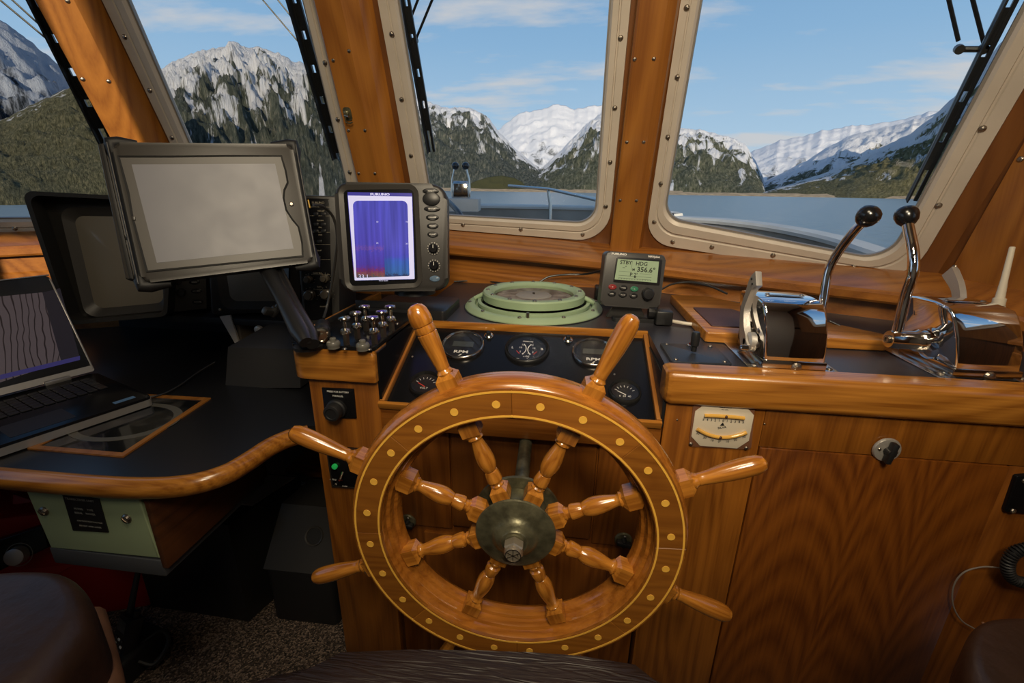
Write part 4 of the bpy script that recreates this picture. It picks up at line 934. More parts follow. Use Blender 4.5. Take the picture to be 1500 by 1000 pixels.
# antenna wand + cap of small handheld behind second control
an=thing('antenna_wand','short white antenna wand standing against the right side panel','antenna',tuple(on(1,.97,1462,447)))
o=an.location; bm=BM(); A=on(1,.97,1462,447)-o; B=on(1,.985,1483,362)-o; tube(bm,[A,A+(B-A)*.12,A+(B-A)*.13,A+(B-A)*.45,B,B+(B-A)*.01],[.010,.010,.0075,.0055,.0045,.003],14); obj('wand',bm,ivory,an)
bm=BM(); tube(bm,[A-(B-A).normalized()*.0+Vector((0,0,-.16)),A+Vector((0,0,.0))],[.011,.011],14); obj('base_tube',bm,ivory,an)
# ------------------------------------------------------------ tablet in rugged case on ball-joint arm
k=.30/.33; TC=Vector((-.768,.952,-.048))*k; TX=(.818,.573,.05); TY=(-.226,.241,.944); F=Fr(TC,TX,TY)
tb=thing('tablet','tablet in rugged dark grey case on a black ball arm, screen blank grey','tablet',F.m)
O4=[F.loc(*q) for q in ((209,415),(459,384),(428,211),(163,208))]; O=rquad(O4,[.012]*4,6)
bm=BM(); prism(bm,O,-.030,0,.007,seg=3); obj('case',bm,casegrey2,tb,40)
I4=[F.loc(*q) for q in ((217,396),(442,374),(411,230),(176,231))]; 
# inner opening outline with the bulge at the home button
I=[F.loc(*q) for q in ((217,396),(300,388),(380,380),(442,374),(441,355),(436,333),(427,322),(418,308),(414,290),(415,278),(420,267),(417,250),(411,230),(330,230),(250,231),(176,231),(190,282),(196,318),(205,352))]
bm=BM(); prism(bm,I,-.001,.0008); obj('tablet_glass',bm,mat('tablet_glass_border',(.065,.058,.052),.4),tb,None)
gl2=mat('groove',(.006,.006,.006),.6)
bm=BM(); ringplate(bm,inset(I,-.0035),I,0,.0022,zin=.0005); obj('opening_lip',bm,gl2,tb)
def blank():
    m=bpy.data.materials.new('blank_tablet_screen'); m.use_nodes=True; nt=m.node_tree; N=nt.nodes; L=nt.links; b=N['Principled BSDF']; b.inputs['Base Color'].default_value=(.145,.143,.158,1); b.inputs['Roughness'].default_value=.38
    tc=N.new('ShaderNodeTexCoord'); n=N.new('ShaderNodeTexNoise'); n.inputs['Scale'].default_value=18; n.inputs['Detail'].default_value=4; L.new(tc.outputs['Object'],n.inputs['Vector'])
    r=N.new('ShaderNodeMapRange'); r.inputs[3].default_value=.32; r.inputs[4].default_value=.5; L.new(n.outputs[0],r.inputs[0]); L.new(r.outputs[0],b.inputs['Roughness'])
    b.inputs['Emission Color'].default_value=(.75,.72,.75,1); b.inputs['Emission Strength'].default_value=.03; return m
bm=BM(); prism(bm,[F.loc(*q) for q in ((230,385),(430,364),(403,240),(193,241))],.0009,.0012); obj('screen',bm,blank(),tb,None)
c=F.loc(427,299); bm=BM(); lathe(bm,[(.0045,0),(.0045,.002),(.003,.0035),(0,.004)],16,T(c[0],c[1],0)); obj('home_button',bm,steel,tb)
c=F.loc(196,320); bm=BM(); box(bm,(c[0],c[1],.0015),(.006,.008,.002),.0008); obj('latch_tab',bm,casegrey2,tb)
bm=BM(); prism(bm,[F.loc(*q,-.02) for q in ((186,409),(209,415),(164,209),(145,214))],-.034,-.010,.004); obj('side_grip',bm,casegrey2,tb,40)
bm=BM(); prism(bm,[F.loc(*q,-.01) for q in ((190,408),(197,409),(153,212),(147,213))],-.010,-.006,.001); obj('grip_ridge',bm,rubber,tb,40)
# black corner bumpers and side rails
ins=inset(O4,-.004)
for cid,(cx,cy) in enumerate(O4):
    nx=O4[(cid+1)%4]; pv=O4[cid-1]
    a=(Vector(nx)-Vector((cx,cy))).normalized(); b=(Vector(pv)-Vector((cx,cy))).normalized(); ou=-(a+b).normalized()*.006
    p=Vector((cx,cy))+ou; bm=BM(); tube(bm,[(*(p+a*.045),-.016),(*(p+a*.012),-.014),(*(p-ou*.3),-.012),(*(p+b*.012),-.014),(*(p+b*.04),-.016)],[.006,.012,.013,.012,.006],10); obj('corner_bumper',bm,rubber,tb,50)
for i0,i1 in ((3,0),(1,2)):
    a=Vector(O4[i0]);b=Vector(O4[i1]); bm=BM(); tube(bm,[(*a,-.012),(*b,-.012)],.0085,10); obj('side_rail',bm,rubber,tb,50)
    n=(b-a).normalized(); n=Vector((-n.y,n.x)); s=-1 if i0==3 else -1
    bm=BM(); tube(bm,[(*(a+n*s*.007),-.002),(*(b+n*s*.007),-.002)],.0022,8); obj('rail_ridge',bm,casegrey,tb,50)
c=F.loc(182,347); bm=BM(); lathe(bm,[(.004,0),(.004,.006),(0,.007)],10,T(c[0]+.002,c[1],-.012)@RY(-PI/2)); obj('side_knob',bm,black,tb)
for py in (298,318): 
    c=F.loc(452,py); bm=BM(); box(bm,(c[0]+.001,c[1],-.004),(.003,.018,.006),.001); obj('yellow_tab',bm,mat('amber_tab',(.5,.28,.02),.4),tb)
# arm
ar=thing('ball_mount_arm','black double ball-joint arm clamped between column top and tablet','mount',tuple(on(2,-.294,452,505)))
o=ar.location
Bq=on(2,-.272,450,497)-o; back=F.m@Vector((.075,-.075,-.045)); 
top=on(1,1.0*back.y,392,385)-o
bm=BM(); lathe(bm,[(.028,-.006),(.028,.000),(.018,.006),(.012,.008)],24); obj('base_disc',bm,black,ar)
bm=BM(); sphere(bm,Bq,.0125,20); tube(bm,[(0,0,0),Bq],.008,10); obj('lower_ball',bm,rubber,ar)
dv=(top-Bq).normalized(); tv=(top-Bq).length
for s in (-1,1):
    sd_=dv.cross(Vector((.2,-.97,0))).normalized(); 
    n2=sd_.cross(dv).normalized()
    bm=BM(); p0=Bq-dv*.012; tube(bm,[p0+n2*s*.007,p0+dv*.03+n2*s*.009,p0+dv*tv*.5+n2*s*.008,p0+dv*(tv-.02)+n2*s*.009,p0+dv*(tv+.01)+n2*s*.007],[.012,.0175,.0155,.0175,.012],12); obj('arm_half',bm,black,ar,60)
mid=Bq+dv*tv*.52; q=(mid-sd_*.0)
bm=BM(); kd=-sd_ if (-sd_).x<0 else sd_; M=Matrix.Translation(mid)@kd.to_track_quat('Z','Y').to_matrix().to_4x4(); lathe(bm,[(.006,0),(.006,.030),(.009,.030),(.010,.036),(.008,.050),(0,.050)],14,M); 
box(bm,(0,0,.042),(.050,.014,.016),.004,M=M@RZ(.6)); obj('wing_knob',bm,black,ar)
bm=BM(); sphere(bm,top,.0125,18); bk=F.m@Vector((F.loc(392,370)[0],F.loc(392,370)[1],-.034))-o; tube(bm,[top,bk],.009,10); lathe(bm,[(.030,-.004),(.030,.004)],20,Matrix.Translation(bk)@F.m.to_3x3().to_4x4()); obj('upper_ball',bm,rubber,ar)
# ------------------------------------------------------------ tube monitors on the shelf
crtglass=mat('unlit_tube_glass',(.15,.135,.11),.25,coat=.4)
crtcase=mat('black_monitor_case',(.020,.019,.018),.36)
CX=(.90,.435,0)
def monitor(center,X,label,outer,screen_,depth,hood,pxpanel=None,name='tube_monitor'):
    F=Fr(center,X,(-.03,.10,.99)); t=thing(name,label,'monitor',F.m)
    O4=[F.loc(*q) for q in outer]; O=rquad(O4,.012,4)
    bm=BM(); prism(bm,O,-depth,-.002,.003); obj('case',bm,crtcase,t)
    S4=[F.loc(*q) for q in screen_]; SQ=rquad(S4,.022,6)
    # bezel ring sloping to the tube
    bm=BM(); 
    B4=rquad(inset(S4,-.022),.03,6); ringplate(bm,B4,SQ,-.002,.012,zin=.001); obj('tube_bezel',bm,casegrey,t)
    bm=BM(); cx=sum(p[0] for p in SQ)/len(SQ); cy=sum(p[1] for p in SQ)/len(SQ); rows=[]
    for k in range(6): s=1-k/6; rows.append([bm.verts.new((cx+(p[0]-cx)*s,cy+(p[1]-cy)*s,.001+.010*(1-s*s))) for p in SQ])
    for a,b in zip(rows[:-1],rows[1:]):
        for i in range(len(a)): j=(i+1)%len(a); bm.faces.new((a[i],a[j],b[j],b[i]))
    bm.faces.new(rows[-1]); obj('tube_screen',bm,crtglass,t,60)
    if hood:
        H=rquad(inset(O4,-.006),.02,6); H2=rquad(inset(O4,.004),.02,6); bm=BM(); 
        ringplate(bm,H,H2,-.05,hood); obj('sun_hood',bm,crtcase,t)
    return t,F
mo1,F1=monitor(on(1,1.13,180,372),CX,'large hooded black tube monitor partly behind the tablet',((118,468),(252,456),(262,296),(58,286)),((140,452),(240,443),(232,318),(108,316)),.22,.055)
mo1['category']='monitor'
# control strip between the two tubes
cs=thing('monitor_control_panel','narrow black key panel between the two tube monitors','control panel',F1.m)
bm=BM(); P=[F1.loc(*q,-.0) for q in ((254,457),(303,452),(300,300),(264,300))]; prism(bm,P,-.15,.0,.003); obj('case',bm,crtcase,cs)
for x,y,wd,s in ((285,413,16,'GAIN'),(288,426,16,'A/C SEA'),(290,442,16,'POWER')):
    _,c=oval(F1,cs,x,y,wd,7,0,.003,blackg); text(s,.0055,mat('dim_print',(.25,.24,.22),.5),cs,c[0],c[1],.0034)
c=F1.loc(266,428); bm=BM(); lathe(bm,[(.012,0),(.011,.014),(0,.015)],18,T(c[0],c[1],0)); obj('knob',bm,blackg,cs)
c=F1.loc(262,413); bm=BM(); lathe(bm,[(.007,0),(.007,.006),(0,.007)],14,T(c[0],c[1],0)); obj('knob',bm,blackg,cs)
mo2,F2=monitor(on(1,1.21,370,400),(.965,.26,0),'smaller tube monitor below and behind the right half of the tablet',((309,462),(440,455),(440,300),(300,300)),((338,441),(412,441),(415,330),(322,330)),.20,0)
c=F2.loc(323,453); bm=BM(); lathe(bm,[(.004,0),(.004,.004),(0,.005)],12,T(c[0],c[1],0)); obj('screw_cap',bm,steel,mo2)
# ------------------------------------------------------------ radar keyboard rack
F=Fr(on(1,1.16,470,385),(.985,.17,0),(-.02,.12,.99))
rk=thing('radar_control_unit','tall black control unit with rows of keys and four brown knobs beside the sounder','control unit',F.m)
O4=[F.loc(*q) for q in ((446,482),(497,476),(497,287),(428,285))]
bm=BM(); prism(bm,rquad(O4,.005,4),-.16,0,.003); obj('case',bm,casegrey,rk)
bm=BM(); P=[F.loc(*q) for q in ((449,470),(487,466),(482,291),(432,290))]; prism(bm,P,0,.002,.0005); obj('face_plate',bm,blackg,rk)
dimw=mat('dim_white_print',(.30,.26,.19),.5); knobm=mat('brown_knob',(.085,.068,.048),.3,coat=.2)
for x,y,r in ((453,409,7),(477,408,7),(455,432,9.5),(479,431,9.5)):
    c=F.loc(x,y,.002); e=F.loc(x+r,y,.002); rr=abs(e[0]-c[0]); bm=BM(); lathe(bm,[(rr*.85,.002),(rr*.8,.016),(rr*.6,.018),(rr*.55,.026),(0,.027)],22,T(c[0],c[1],0)); kb=obj('knob',bm,knobm,rk)
    for k in range(9):
        a=-.6+k*(PI+1.2)/8; bm=BM(); box(bm,(c[0]+rr*1.15*math.cos(a),c[1]+rr*1.15*math.sin(a),.0023),(.0014,.0014,.0004)); obj('tick',bm,dimw,rk,None)
for x,y,s in ((466,297,'FURUNO'),(470,309,'TARGET'),(469,323,'ALARM'),(469,333,'EBL'),(469,344,'VRM'),(468,367,'SHIP'),(465,400,'GAIN SEA'),(468,420,'RAIN'),(474,449,'POWER')):
    c=F.loc(x,y,.002); text(s,.008 if s=='FURUNO' else .0055,dimw,rk,c[0],c[1],.0022)
for x,y in ((463,309),(474,309),(463,324),(474,324),(463,334),(474,334),(468,349),(466,373)):
    c=F.loc(x,y,.002); bm=BM(); box(bm,(c[0],c[1]-.008,.0030),(.012,.008,.003),.001); obj('key',bm,black,rk)
bm=BM()
for ya,yb in ((303,303),(316,316),(340,340),(358,358),(380,380),(402,402),(424,424)):
    a=F.loc(446+.1*(ya-300),ya,.002); b=F.loc(484,yb,.002); box(bm,((a[0]+b[0])/2,(a[1]+b[1])/2,.0022),(b[0]-a[0],.0006,.0003))
obj('print_lines',bm,dimw,rk,None)
# cable hanging from the tablet side
cb=thing('grey_cable','thin grey cable drooping in front of the radar control unit','cable',tuple(on(1,1.07,492,330)))
o=cb.location; bm=BM(); tube(bm,spline([on(1,Y,*q)-o for q,Y in (((459,300),1.0),((474,303),1.03),((488,318),1.06),((494,345),1.07),((492,375),1.08),((487,410),1.09),((480,445),1.08),((474,466),1.05))],8),.0032,8); obj('cable',bm,casegrey,cb)
# shelf with dark pigeon-holes under the monitors
sh=thing('equipment_shelf','black shelf box carrying the tube monitors above the desk','shelf',(-1.0,1.2,-.38))
o=sh.location
def sb_(n,x0,x1,y0,y1,z0,z1,m,bev=.002): 
    bm=BM(); box(bm,((x0+x1)/2-o.x,(y0+y1)/2-o.y,(z0+z1)/2-o.z),(x1-x0,y1-y0,z1-z0),bev); return obj(n,bm,m,sh)
sb_('shelf_board',-1.62,-.54,1.16,1.60,-.385,-.365,blackm)
sb_('back_board',-1.70,-.54,1.40,1.42,-.50,-.38,blackm)
sb_('divider',-.96,-.95,1.17,1.40,-.49,-.385,mat('beige_divider',(.16,.13,.10),.5),.001)
bm=BM(); P=[on(1,1.16,*q)-o for q in ((323,463),(338,461),(352,503),(346,503))]
prism(bm,[(p.x,p.z) for p in P][::1],-.002,.004,0,M=Matrix(((1,0,0,0),(0,0,-1,P[0].y),(0,1,0,0),(0,0,0,1)))); obj('metal_flap',bm,alu,sh)
q=on(1,1.15,380,482)-o; bm=BM(); lathe(bm,[(.012,0),(.011,.008),(.006,.010),(0,.010)],18,Matrix.Translation(q)@RX(PI/2)); obj('round_knob',bm,castm,sh)
# low grey sloping box below the second monitor
gb=thing('desk_drawer_box','low dark grey box with sloping front at the back of the desk near the column','box',(-.72,1.0,DESK))
o=gb.location; P=[on(1,.985,*q)-o for q in ((330,568),(440,568),(440,512),(334,508))]
bm=BM(); f=[bm.verts.new(p) for p in P]; b=[bm.verts.new(p+Vector((0,.17,.012*(k>1)))) for k,p in enumerate(P)]
bm.faces.new(f); bm.faces.new(b[::-1])
for i in range(4): j=(i+1)%4; bm.faces.new((f[i],f[j],b[j],b[i]))
obj('case',bm,mat('charcoal_box',(.030,.029,.029),.42,bump=.1,bscale=500),gb)
# ------------------------------------------------------------ desk
dk=thing('chart_desk','black laminate desk with rounded wooden edge left of the column','desk',(-1.2,.9,DESK))
edge=[(-2.18,.56),(-1.4,.562),(-1.0,.564),(-.80,.568),(-.70,.578),(-.635,.600),(-.595,.64),(-.58,.69),(-.572,.74),(-.555,.775),(-.530,.795)]
E3=spline([(x,y,0) for x,y in edge],5)
E3=[p-Vector((-1.2,.9,0)) for p in E3]
inner=[]
for i,p in enumerate(E3):
    d=(E3[min(i+1,len(E3)-1)]-E3[max(i-1,0)]).normalized(); inner.append(p+Vector((-d.y,d.x,0))*.026)
bm=BM(); P=[(p.x,p.y) for p in inner]+[(-.52+1.2,.82-.9),(-.52+1.2,1.40-.9),(-2.18+1.2,1.40-.9)]; prism(bm,P,-.03,-.002,0); obj('top',bm,deskm,dk)
bm=BM(); st=[]
for p,q in zip(E3,inner):
    n=(p-q).normalized(); sec=[(0,-.034),(.014,-.034),(.022,-.030),(.026,-.020),(.027,-.010),(.023,-.002),(.014,.003),(.004,.002),(0,0)]
    st.append([q+n*a+Vector((0,0,b)) for a,b in sec])
loft(bm,st); obj('edge_rail',bm,w_cap,dk,45)
# inlaid chart under glass with wooden frame
I4=[on(2,DESK,*q)-Vector((-1.2,.9,DESK)) for q in ((40,657),(180,669),(309,583),(205,577))]
I4=[(p.x,p.y) for p in I4]
bm=BM(); ringplate(bm,[tuple(p) for p in I4],inset(I4,.012),-.004,.0012); obj('inlay_frame',bm,w_posty,dk)
def porthole():
    m=bpy.data.materials.new('smoky_inlay'); m.use_nodes=True; nt=m.node_tree; N=nt.nodes; L=nt.links; b=N['Principled BSDF']; b.inputs['Roughness'].default_value=.10; b.inputs['Coat Weight'].default_value=.6
    tc=N.new('ShaderNodeTexCoord'); n=N.new('ShaderNodeTexNoise'); n.inputs['Scale'].default_value=14; n.inputs['Detail'].default_value=6; L.new(tc.outputs['Object'],n.inputs['Vector'])
    r=N.new('ShaderNodeValToRGB'); e=r.color_ramp.elements; e[0].position=.5; e[0].color=(.008,.009,.010,1); e[1].position=.75; e[1].color=(.10,.09,.075,1); L.new(n.outputs[0],r.inputs[0]); L.new(r.outputs[0],b.inputs['Base Color']); return m
bm=BM(); prism(bm,inset(I4,.012),-.004,-.0008); obj('inlay_glass',bm,porthole(),dk,None)
cxy=(sum(p[0] for p in I4)/4,sum(p[1] for p in I4)/4)
bm=BM(); torus_lathe(bm,[(.118,-.0008),(.118,.0),(.098,.0),(.098,-.0008)],48,T(cxy[0]-.01,cxy[1]+.0,0)@Matrix.Diagonal((.95,.72,1,1))); obj('faded_ring',bm,mat('faded_ring_print',(.11,.105,.09),.2),dk,None)
# ------------------------------------------------------------ laptop
LP=Vector((-1.2128,.9574,DESK+.023)); hd=Vector((-.3686,-.9296,0)); up=Vector((-.388,.154,.9086)); 
Lx=-hd; up=(up-Lx*up.dot(Lx)).normalized(); LW=.36
lt=thing('laptop','open black laptop with silver hinge line showing a contour chart, on the desk','laptop',mtx(LP+hd*LW/2,Lx,(0,0,1)))
li=lt.matrix_world.inverted()
F=Fr(LP+hd*LW/2,Lx,up); A=li@F.m    # lid frame: origin at hinge middle
bm=BM(); prism(bm,rrect(-LW/2,.004,LW/2,.270,.012),-.012,0,.003,M=A); lid=obj('lid',bm,black,lt,40)
silver=mat('silver_trim',(.42,.40,.38),.35,metal=.6)
bm=BM(); prism(bm,rrect(-LW/2,.004,LW/2,.020,.006),0,.0012,M=A); box(bm,(LW/2-.002,.135,.0),(.004,.25,.004),.001,M=A); box(bm,(0,.269,0),(LW,.003,.004),.001,M=A); obj('lid_trim',bm,silver,lt)
def chart_screen():
    m=bpy.data.materials.new('laptop_chart_screen'); m.use_nodes=True; nt=m.node_tree; N=nt.nodes; L=nt.links; b=N['Principled BSDF']; b.inputs['Base Color'].default_value=(.015,.015,.018,1); b.inputs['Roughness'].default_value=.25
    tc=N.new('ShaderNodeTexCoord'); mp=N.new('ShaderNodeMapping'); mp.inputs['Rotation'].default_value=(0,0,.25); L.new(tc.outputs['Object'],mp.inputs[0])
    w=N.new('ShaderNodeTexWave'); w.inputs['Scale'].default_value=26; w.inputs['Distortion'].default_value=14; w.inputs['Detail'].default_value=2; w.inputs['Detail Scale'].default_value=.35; L.new(mp.outputs[0],w.inputs['Vector'])
    r=N.new('ShaderNodeValToRGB'); e=r.color_ramp.elements; e[0].position=.03; e[0].color=(.02,.012,.014,1); e[1].position=.12; e[1].color=(.12,.09,.095,1); L.new(w.outputs[0],r.inputs[0])
    L.new(r.outputs[0],b.inputs['Emission Color']); b.inputs['Emission Strength'].default_value=.42; return m
bm=BM(); prism(bm,[F.loc(*q,.001) for q in ((-120,600),(90,530),(62,428),(-60,440))],.0006,.0012,M=A); obj('screen',bm,chart_screen(),lt,None)
bm=BM(); prism(bm,[F.loc(*q,.001) for q in ((90,530),(117,524),(88,422),(62,428))],.0006,.0012,M=A); obj('screen_toolbar',bm,mat('screen_dark_panel',(.012,.011,.014),.25,emis=(.03,.025,.035),es=.3),lt,None)
bm=BM(); prism(bm,[F.loc(*q,.001) for q in ((0,556),(117,527),(117,521),(0,549))],.0012,.0016,M=A); obj('screen_taskbar',bm,mat('screen_taskbar',(.02,.02,.06),.25,emis=(.035,.03,.13),es=.6),lt,None)
# base (lies in local xy, y up = away from the user since local Y is up-projected): use own frame
bx=Fr(LP+hd*LW/2,Lx,Vector((0,0,1)).cross(Lx)); Bm=li@bx.m   # x right, y towards the lid back, z up
DP=.285
bm=BM(); prism(bm,rrect(-LW/2,-DP,LW/2,.0,.012),-.022,0,.003,M=Bm); obj('base',bm,blackg,lt,40)
bm=BM(); prism(bm,inset(rrect(-LW/2,-DP,LW/2,.0,.012),-.0012),-.0215,-.006,0,M=Bm); obj('base_trim',bm,silver,lt)
bm=BM(); box(bm,(LW/2-.075,-.001,.004),(.05,.012,.012),.003,M=Bm); box(bm,(-LW/2+.075,-.001,.004),(.05,.012,.012),.003,M=Bm); obj('hinge',bm,silver,lt)
keym=mat('laptop_key',(.012,.012,.013),.35)
kb0=None
for r in range(6):
    for c_ in range(16):
        bm=BM() if kb0 is None else None
        if kb0 is None:
            box(bm,(0,0,.0015),(.0165,.0155,.003),.001,seg=1); kb0=obj('key',bm,keym,lt); ko=kb0
        else: ko=kb0.copy(); COL.objects.link(ko)
        ko.matrix_local=Bm@T(-LW/2+.035+c_*.0192,-.045-r*.0185,0)
bm=BM(); prism(bm,rrect(-.05,-.265,.05,-.190,.004),0,.0006,M=Bm); obj('touchpad',bm,black,lt)
for k in range(2):
    c=(LW/2-.03-.02*k,-DP+.03); bm=BM(); prism(bm,rrect(c[0]-.012,c[1]-.008,c[0]+.008,c[1]+.006,.001),0,.0006,M=Bm); obj('sticker',bm,mat('blue_sticker',(.10,.20,.34),.4),lt)
# ------------------------------------------------------------ under the desk
gx=thing('sage_green_unit','sage green metal box with black data plate mounted under the desk','box',(-.87,.60,-.62))
F=Fr((-.865,.60,-.62),(1,0,0),(0,0,1))
O4=[F.loc(*q) for q in ((74,803),(233,818),(205,735),(38,722))]; O4[2]=(O4[2][0],.085); O4[3]=(O4[3][0],.085)
gx.matrix_world=F.m
bm=BM(); prism(bm,O4,-.30,0,.004,seg=3); obj('case',bm,greenbox,gx)
bm=BM(); P=[F.loc(*q) for q in ((108,776),(160,779),(146,730),(92,722))]; prism(bm,P,0,.002,.0005); obj('data_plate',bm,black,gx)
dp2=mat('plate_print',(.22,.22,.20),.5)
for x,y,s,z in ((118,731,'TRANSCEIVER UNIT',.0068),(124,745,'MODEL     TYPE',.0058),(126,751,'SERIAL    POWER',.0058),(133,763,'CAUTION HIGH VOLTAGE',.0045),(134,770,'DO NOT OPEN COVER',.0045)): c=F.loc(x,y); text(s,z,dp2,gx,c[0],c[1],.0022)
for x,y in ((65,748),(186,759)): c=F.loc(x,y); screw(gx,c[0],c[1],0,1.6)
lo=min(p[1] for p in O4)
bm=BM(); x0=O4[0][0]-.004; x1=O4[1][0]+.004; box(bm,((x0+x1)/2,lo-.018,-.15),(x1-x0,.038,.30),.003); obj('grey_base',bm,mat('grey_blue_band',(.055,.058,.065),.5),gx)
bm=BM(); box(bm,(x1+.004,(lo+.085)/2,-.15),(.012,.085-lo+.03,.30),.001); obj('side_plate',bm,w_dark,gx)
# red unit with speaker/tuner panel at far left
ru=thing('equipment_case','red case standing on the carpet under the desk','case',(-1.45,1.0,FLOOR))
bm=BM(); box(bm,(-.03,.02,.19),(.50,.30,.38),.01,M=RZ(.35)); obj('case',bm,red,ru)
pp=thing('paper_stack','stack of white papers lying on the red case','papers',(-1.3,.95,FLOOR+.385))
for k in range(3):
    bm=BM(); box(bm,(0,0,.002+.003*k),(.21,.16,.002),M=RZ(.3+.15*k)); obj('sheet',bm,mat('paper%d'%k,(.42,.39,.35),.7),pp)
tn=thing('marine_radio','black radio face with large tuning knob at the lower left edge','radio',tuple(on(1,.80,25,810)))
F=Fr(on(1,.80,25,810),(.90,.40,.15),(-.12,.3,.9)); tn.matrix_world=F.m
bm=BM(); P=rquad([F.loc(*q) for q in ((-30,850),(70,802),(62,770),(-30,800))],.004,3); prism(bm,P,-.10,0,.003); obj('case',bm,blackg,tn)
c=F.loc(28,812); bm=BM(); lathe(bm,[(.024,0),(.022,.018),(.018,.020),(0,.020)],26,T(c[0],c[1],0)); obj('tuning_knob',bm,castm,tn)
bm=BM(); torus_lathe(bm,[(.031,0),(.031,.001),(.0295,.001),(.0295,0)],32,T(c[0],c[1],0)); obj('dial_ring',bm,dp2,tn)
bm=BM(); P=[F.loc(*q) for q in ((-30,905),(75,850),(62,770),(-30,740))]; prism(bm,P,-.16,-.102,.003); obj('red_surround',bm,red,tn)
# black case and subwoofer
bc=thing('floor_case','black box under the desk, its top strewn with pale papers','box',(-1.10,1.05,FLOOR))
F=Fr((-.90,.94,FLOOR),(.93,-.05,0),(0,0,1))
p0=on(2,FLOOR,205,885);p1=on(2,FLOOR,365,910);p2=p1+Vector((.07,.24,0)); p3=p0+Vector((.07,.24,0)); o=bc.location
bm=BM(); prism(bm,[((p-o).x,(p-o).y) for p in (p0,p1,p2,p3)],0,.355,.004); obj('case',bm,black,bc)
bm=BM(); q0=p1.lerp(p2,.35)+Vector((-.26,0,0));prism(bm,[((p-o).x,(p-o).y) for p in (q0,p1.lerp(p2,.35)+Vector((-.01,0,0)),p2+Vector((-.01,-.01,0)),p2+Vector((-.26,-.01,0)))],.355,.358); obj('paper_top',bm,mat('aged_paper',(.30,.25,.20),.7),bc)
for k in range(9):
    a=p1+Vector((-.03-.022*k,.035,0))-o; bm=BM(); box(bm,(a.x,a.y,.362),(.012,.04,.010),.002); obj('connector',bm,mat('cream_plug%d'%k,(.33,.29,.22),.5) if k==0 else bpy.data.materials['cream_plug0'],bc)
sw=thing('subwoofer','small black floor loudspeaker with round port left of the column base','speaker',(-.72,1.04,FLOOR))
o=sw.location; a=on(2,FLOOR,400,905)-o; b=on(2,FLOOR,495,916)-o
H=.32
bm=BM(); P=[(a.x,a.y),(b.x,b.y),(b.x+.03,b.y+.24),(a.x+.03,a.y+.24)]; prism(bm,rquad(P,.02,4),0,.19,.004); obj('lower_case',bm,black,sw)
bm=BM(); f=[(a.x,a.y,.19),(b.x,b.y,.19),(b.x+.01,b.y+.11,.335),(a.x+.01,a.y+.11,.335)]
v=[bm.verts.new(p) for p in f]; v2=[bm.verts.new(p) for p in ((a.x+.03,a.y+.24,.19),(b.x+.03,b.y+.24,.19),(b.x+.03,b.y+.24,.335),(a.x+.03,a.y+.24,.335))]
bm.faces.new(v); bm.faces.new((v[1],v2[1],v2[2],v[2])); bm.faces.new((v[0],v[3],v2[3],v2[0])); bm.faces.new((v[3],v[2],v2[2],v2[3])); bm.faces.new((v2[0],v2[3],v2[2],v2[1])); bm.faces.new((v[0],v2[0],v2[1],v[1])); obj('upper_case',bm,casegrey,sw)
nn=(Vector(f[1])-Vector(f[0])).cross(Vector(f[3])-Vector(f[0])).normalized(); ce=(Vector(f[1])*.62+Vector(f[0])*.38)*.45+(Vector(f[2])*.62+Vector(f[3])*.38)*.55
M=Matrix.Translation(ce+nn*.001)@nn.to_track_quat('Z','Y').to_matrix().to_4x4()
bm=BM(); torus_lathe(bm,[(.028,0),(.027,.004),(.023,.003),(.022,0)],32,M); obj('port_ring',bm,casegrey2,sw)
bm=BM(); lathe(bm,[(.022,.0),(.022,.001),(0,.001)],32,M); obj('port',bm,blackm,sw)
# low wooden shelf behind the subwoofer, dark plinths
ws=thing('low_shelf','unpainted plank shelf in the shadow behind the floor loudspeaker','shelf',(-.72,1.36,-.93))
bm=BM(); box(bm,(0,0,0),(.42,.25,.022),.002); obj('plank',bm,w_cab_x,ws)
# handheld radio in charger (bottom left)
hr=thing('handheld_radio','black handheld radio with stub antenna standing in a charger on the floor','radio',mtx(on(2,FLOOR+.12,175,930),(.93,-.37,0),(.15,.35,.92)))
bm=BM(); box(bm,(0,-.01,-.02),(.058,.115,.034),.006); obj('body',bm,black,hr)
bm=BM(); box(bm,(-.004,.022,-.0025),(.040,.030,.002),.001); obj('display',bm,lcd_dark,hr)
bm=BM(); tube(bm,[(-.012,.045,-.02),(-.014,.075,-.02),(-.018,.19,-.02),(-.018,.195,-.02)],[.009,.008,.006,.003],12); obj('antenna',bm,rubber,hr)
for r in range(3):
    for c_ in range(3): bm=BM(); box(bm,(-.014+.014*c_,-.012-.014*r,-.001),(.009,.006,.003),.001,seg=1); obj('key',bm,white if (r+c_)%2 else casegrey,hr)
bm=BM(); tube(bm,[(.02,.05,-.02),(.02,.066,-.02)],.007,12); obj('volume_knob',bm,black,hr)
ch=thing('charger_cradle','black charging cradle holding the handheld radio','charger',tuple(on(2,FLOOR,190,965)))
bm=BM(); 
P=rquad([(-.06,-.10),(.06,-.12),(.075,.05),(-.03,.07)],.015,4); prism(bm,P,0,.075,.012,seg=3); obj('cradle',bm,black,ch)
bm=BM(); tube(bm,spline([(.055,.0,.07),(.09,.03,.085),(.115,.02,.06),(.105,-.02,.03),(.07,-.03,.045)],8),.006,8); obj('strap',bm,rubber,ch)
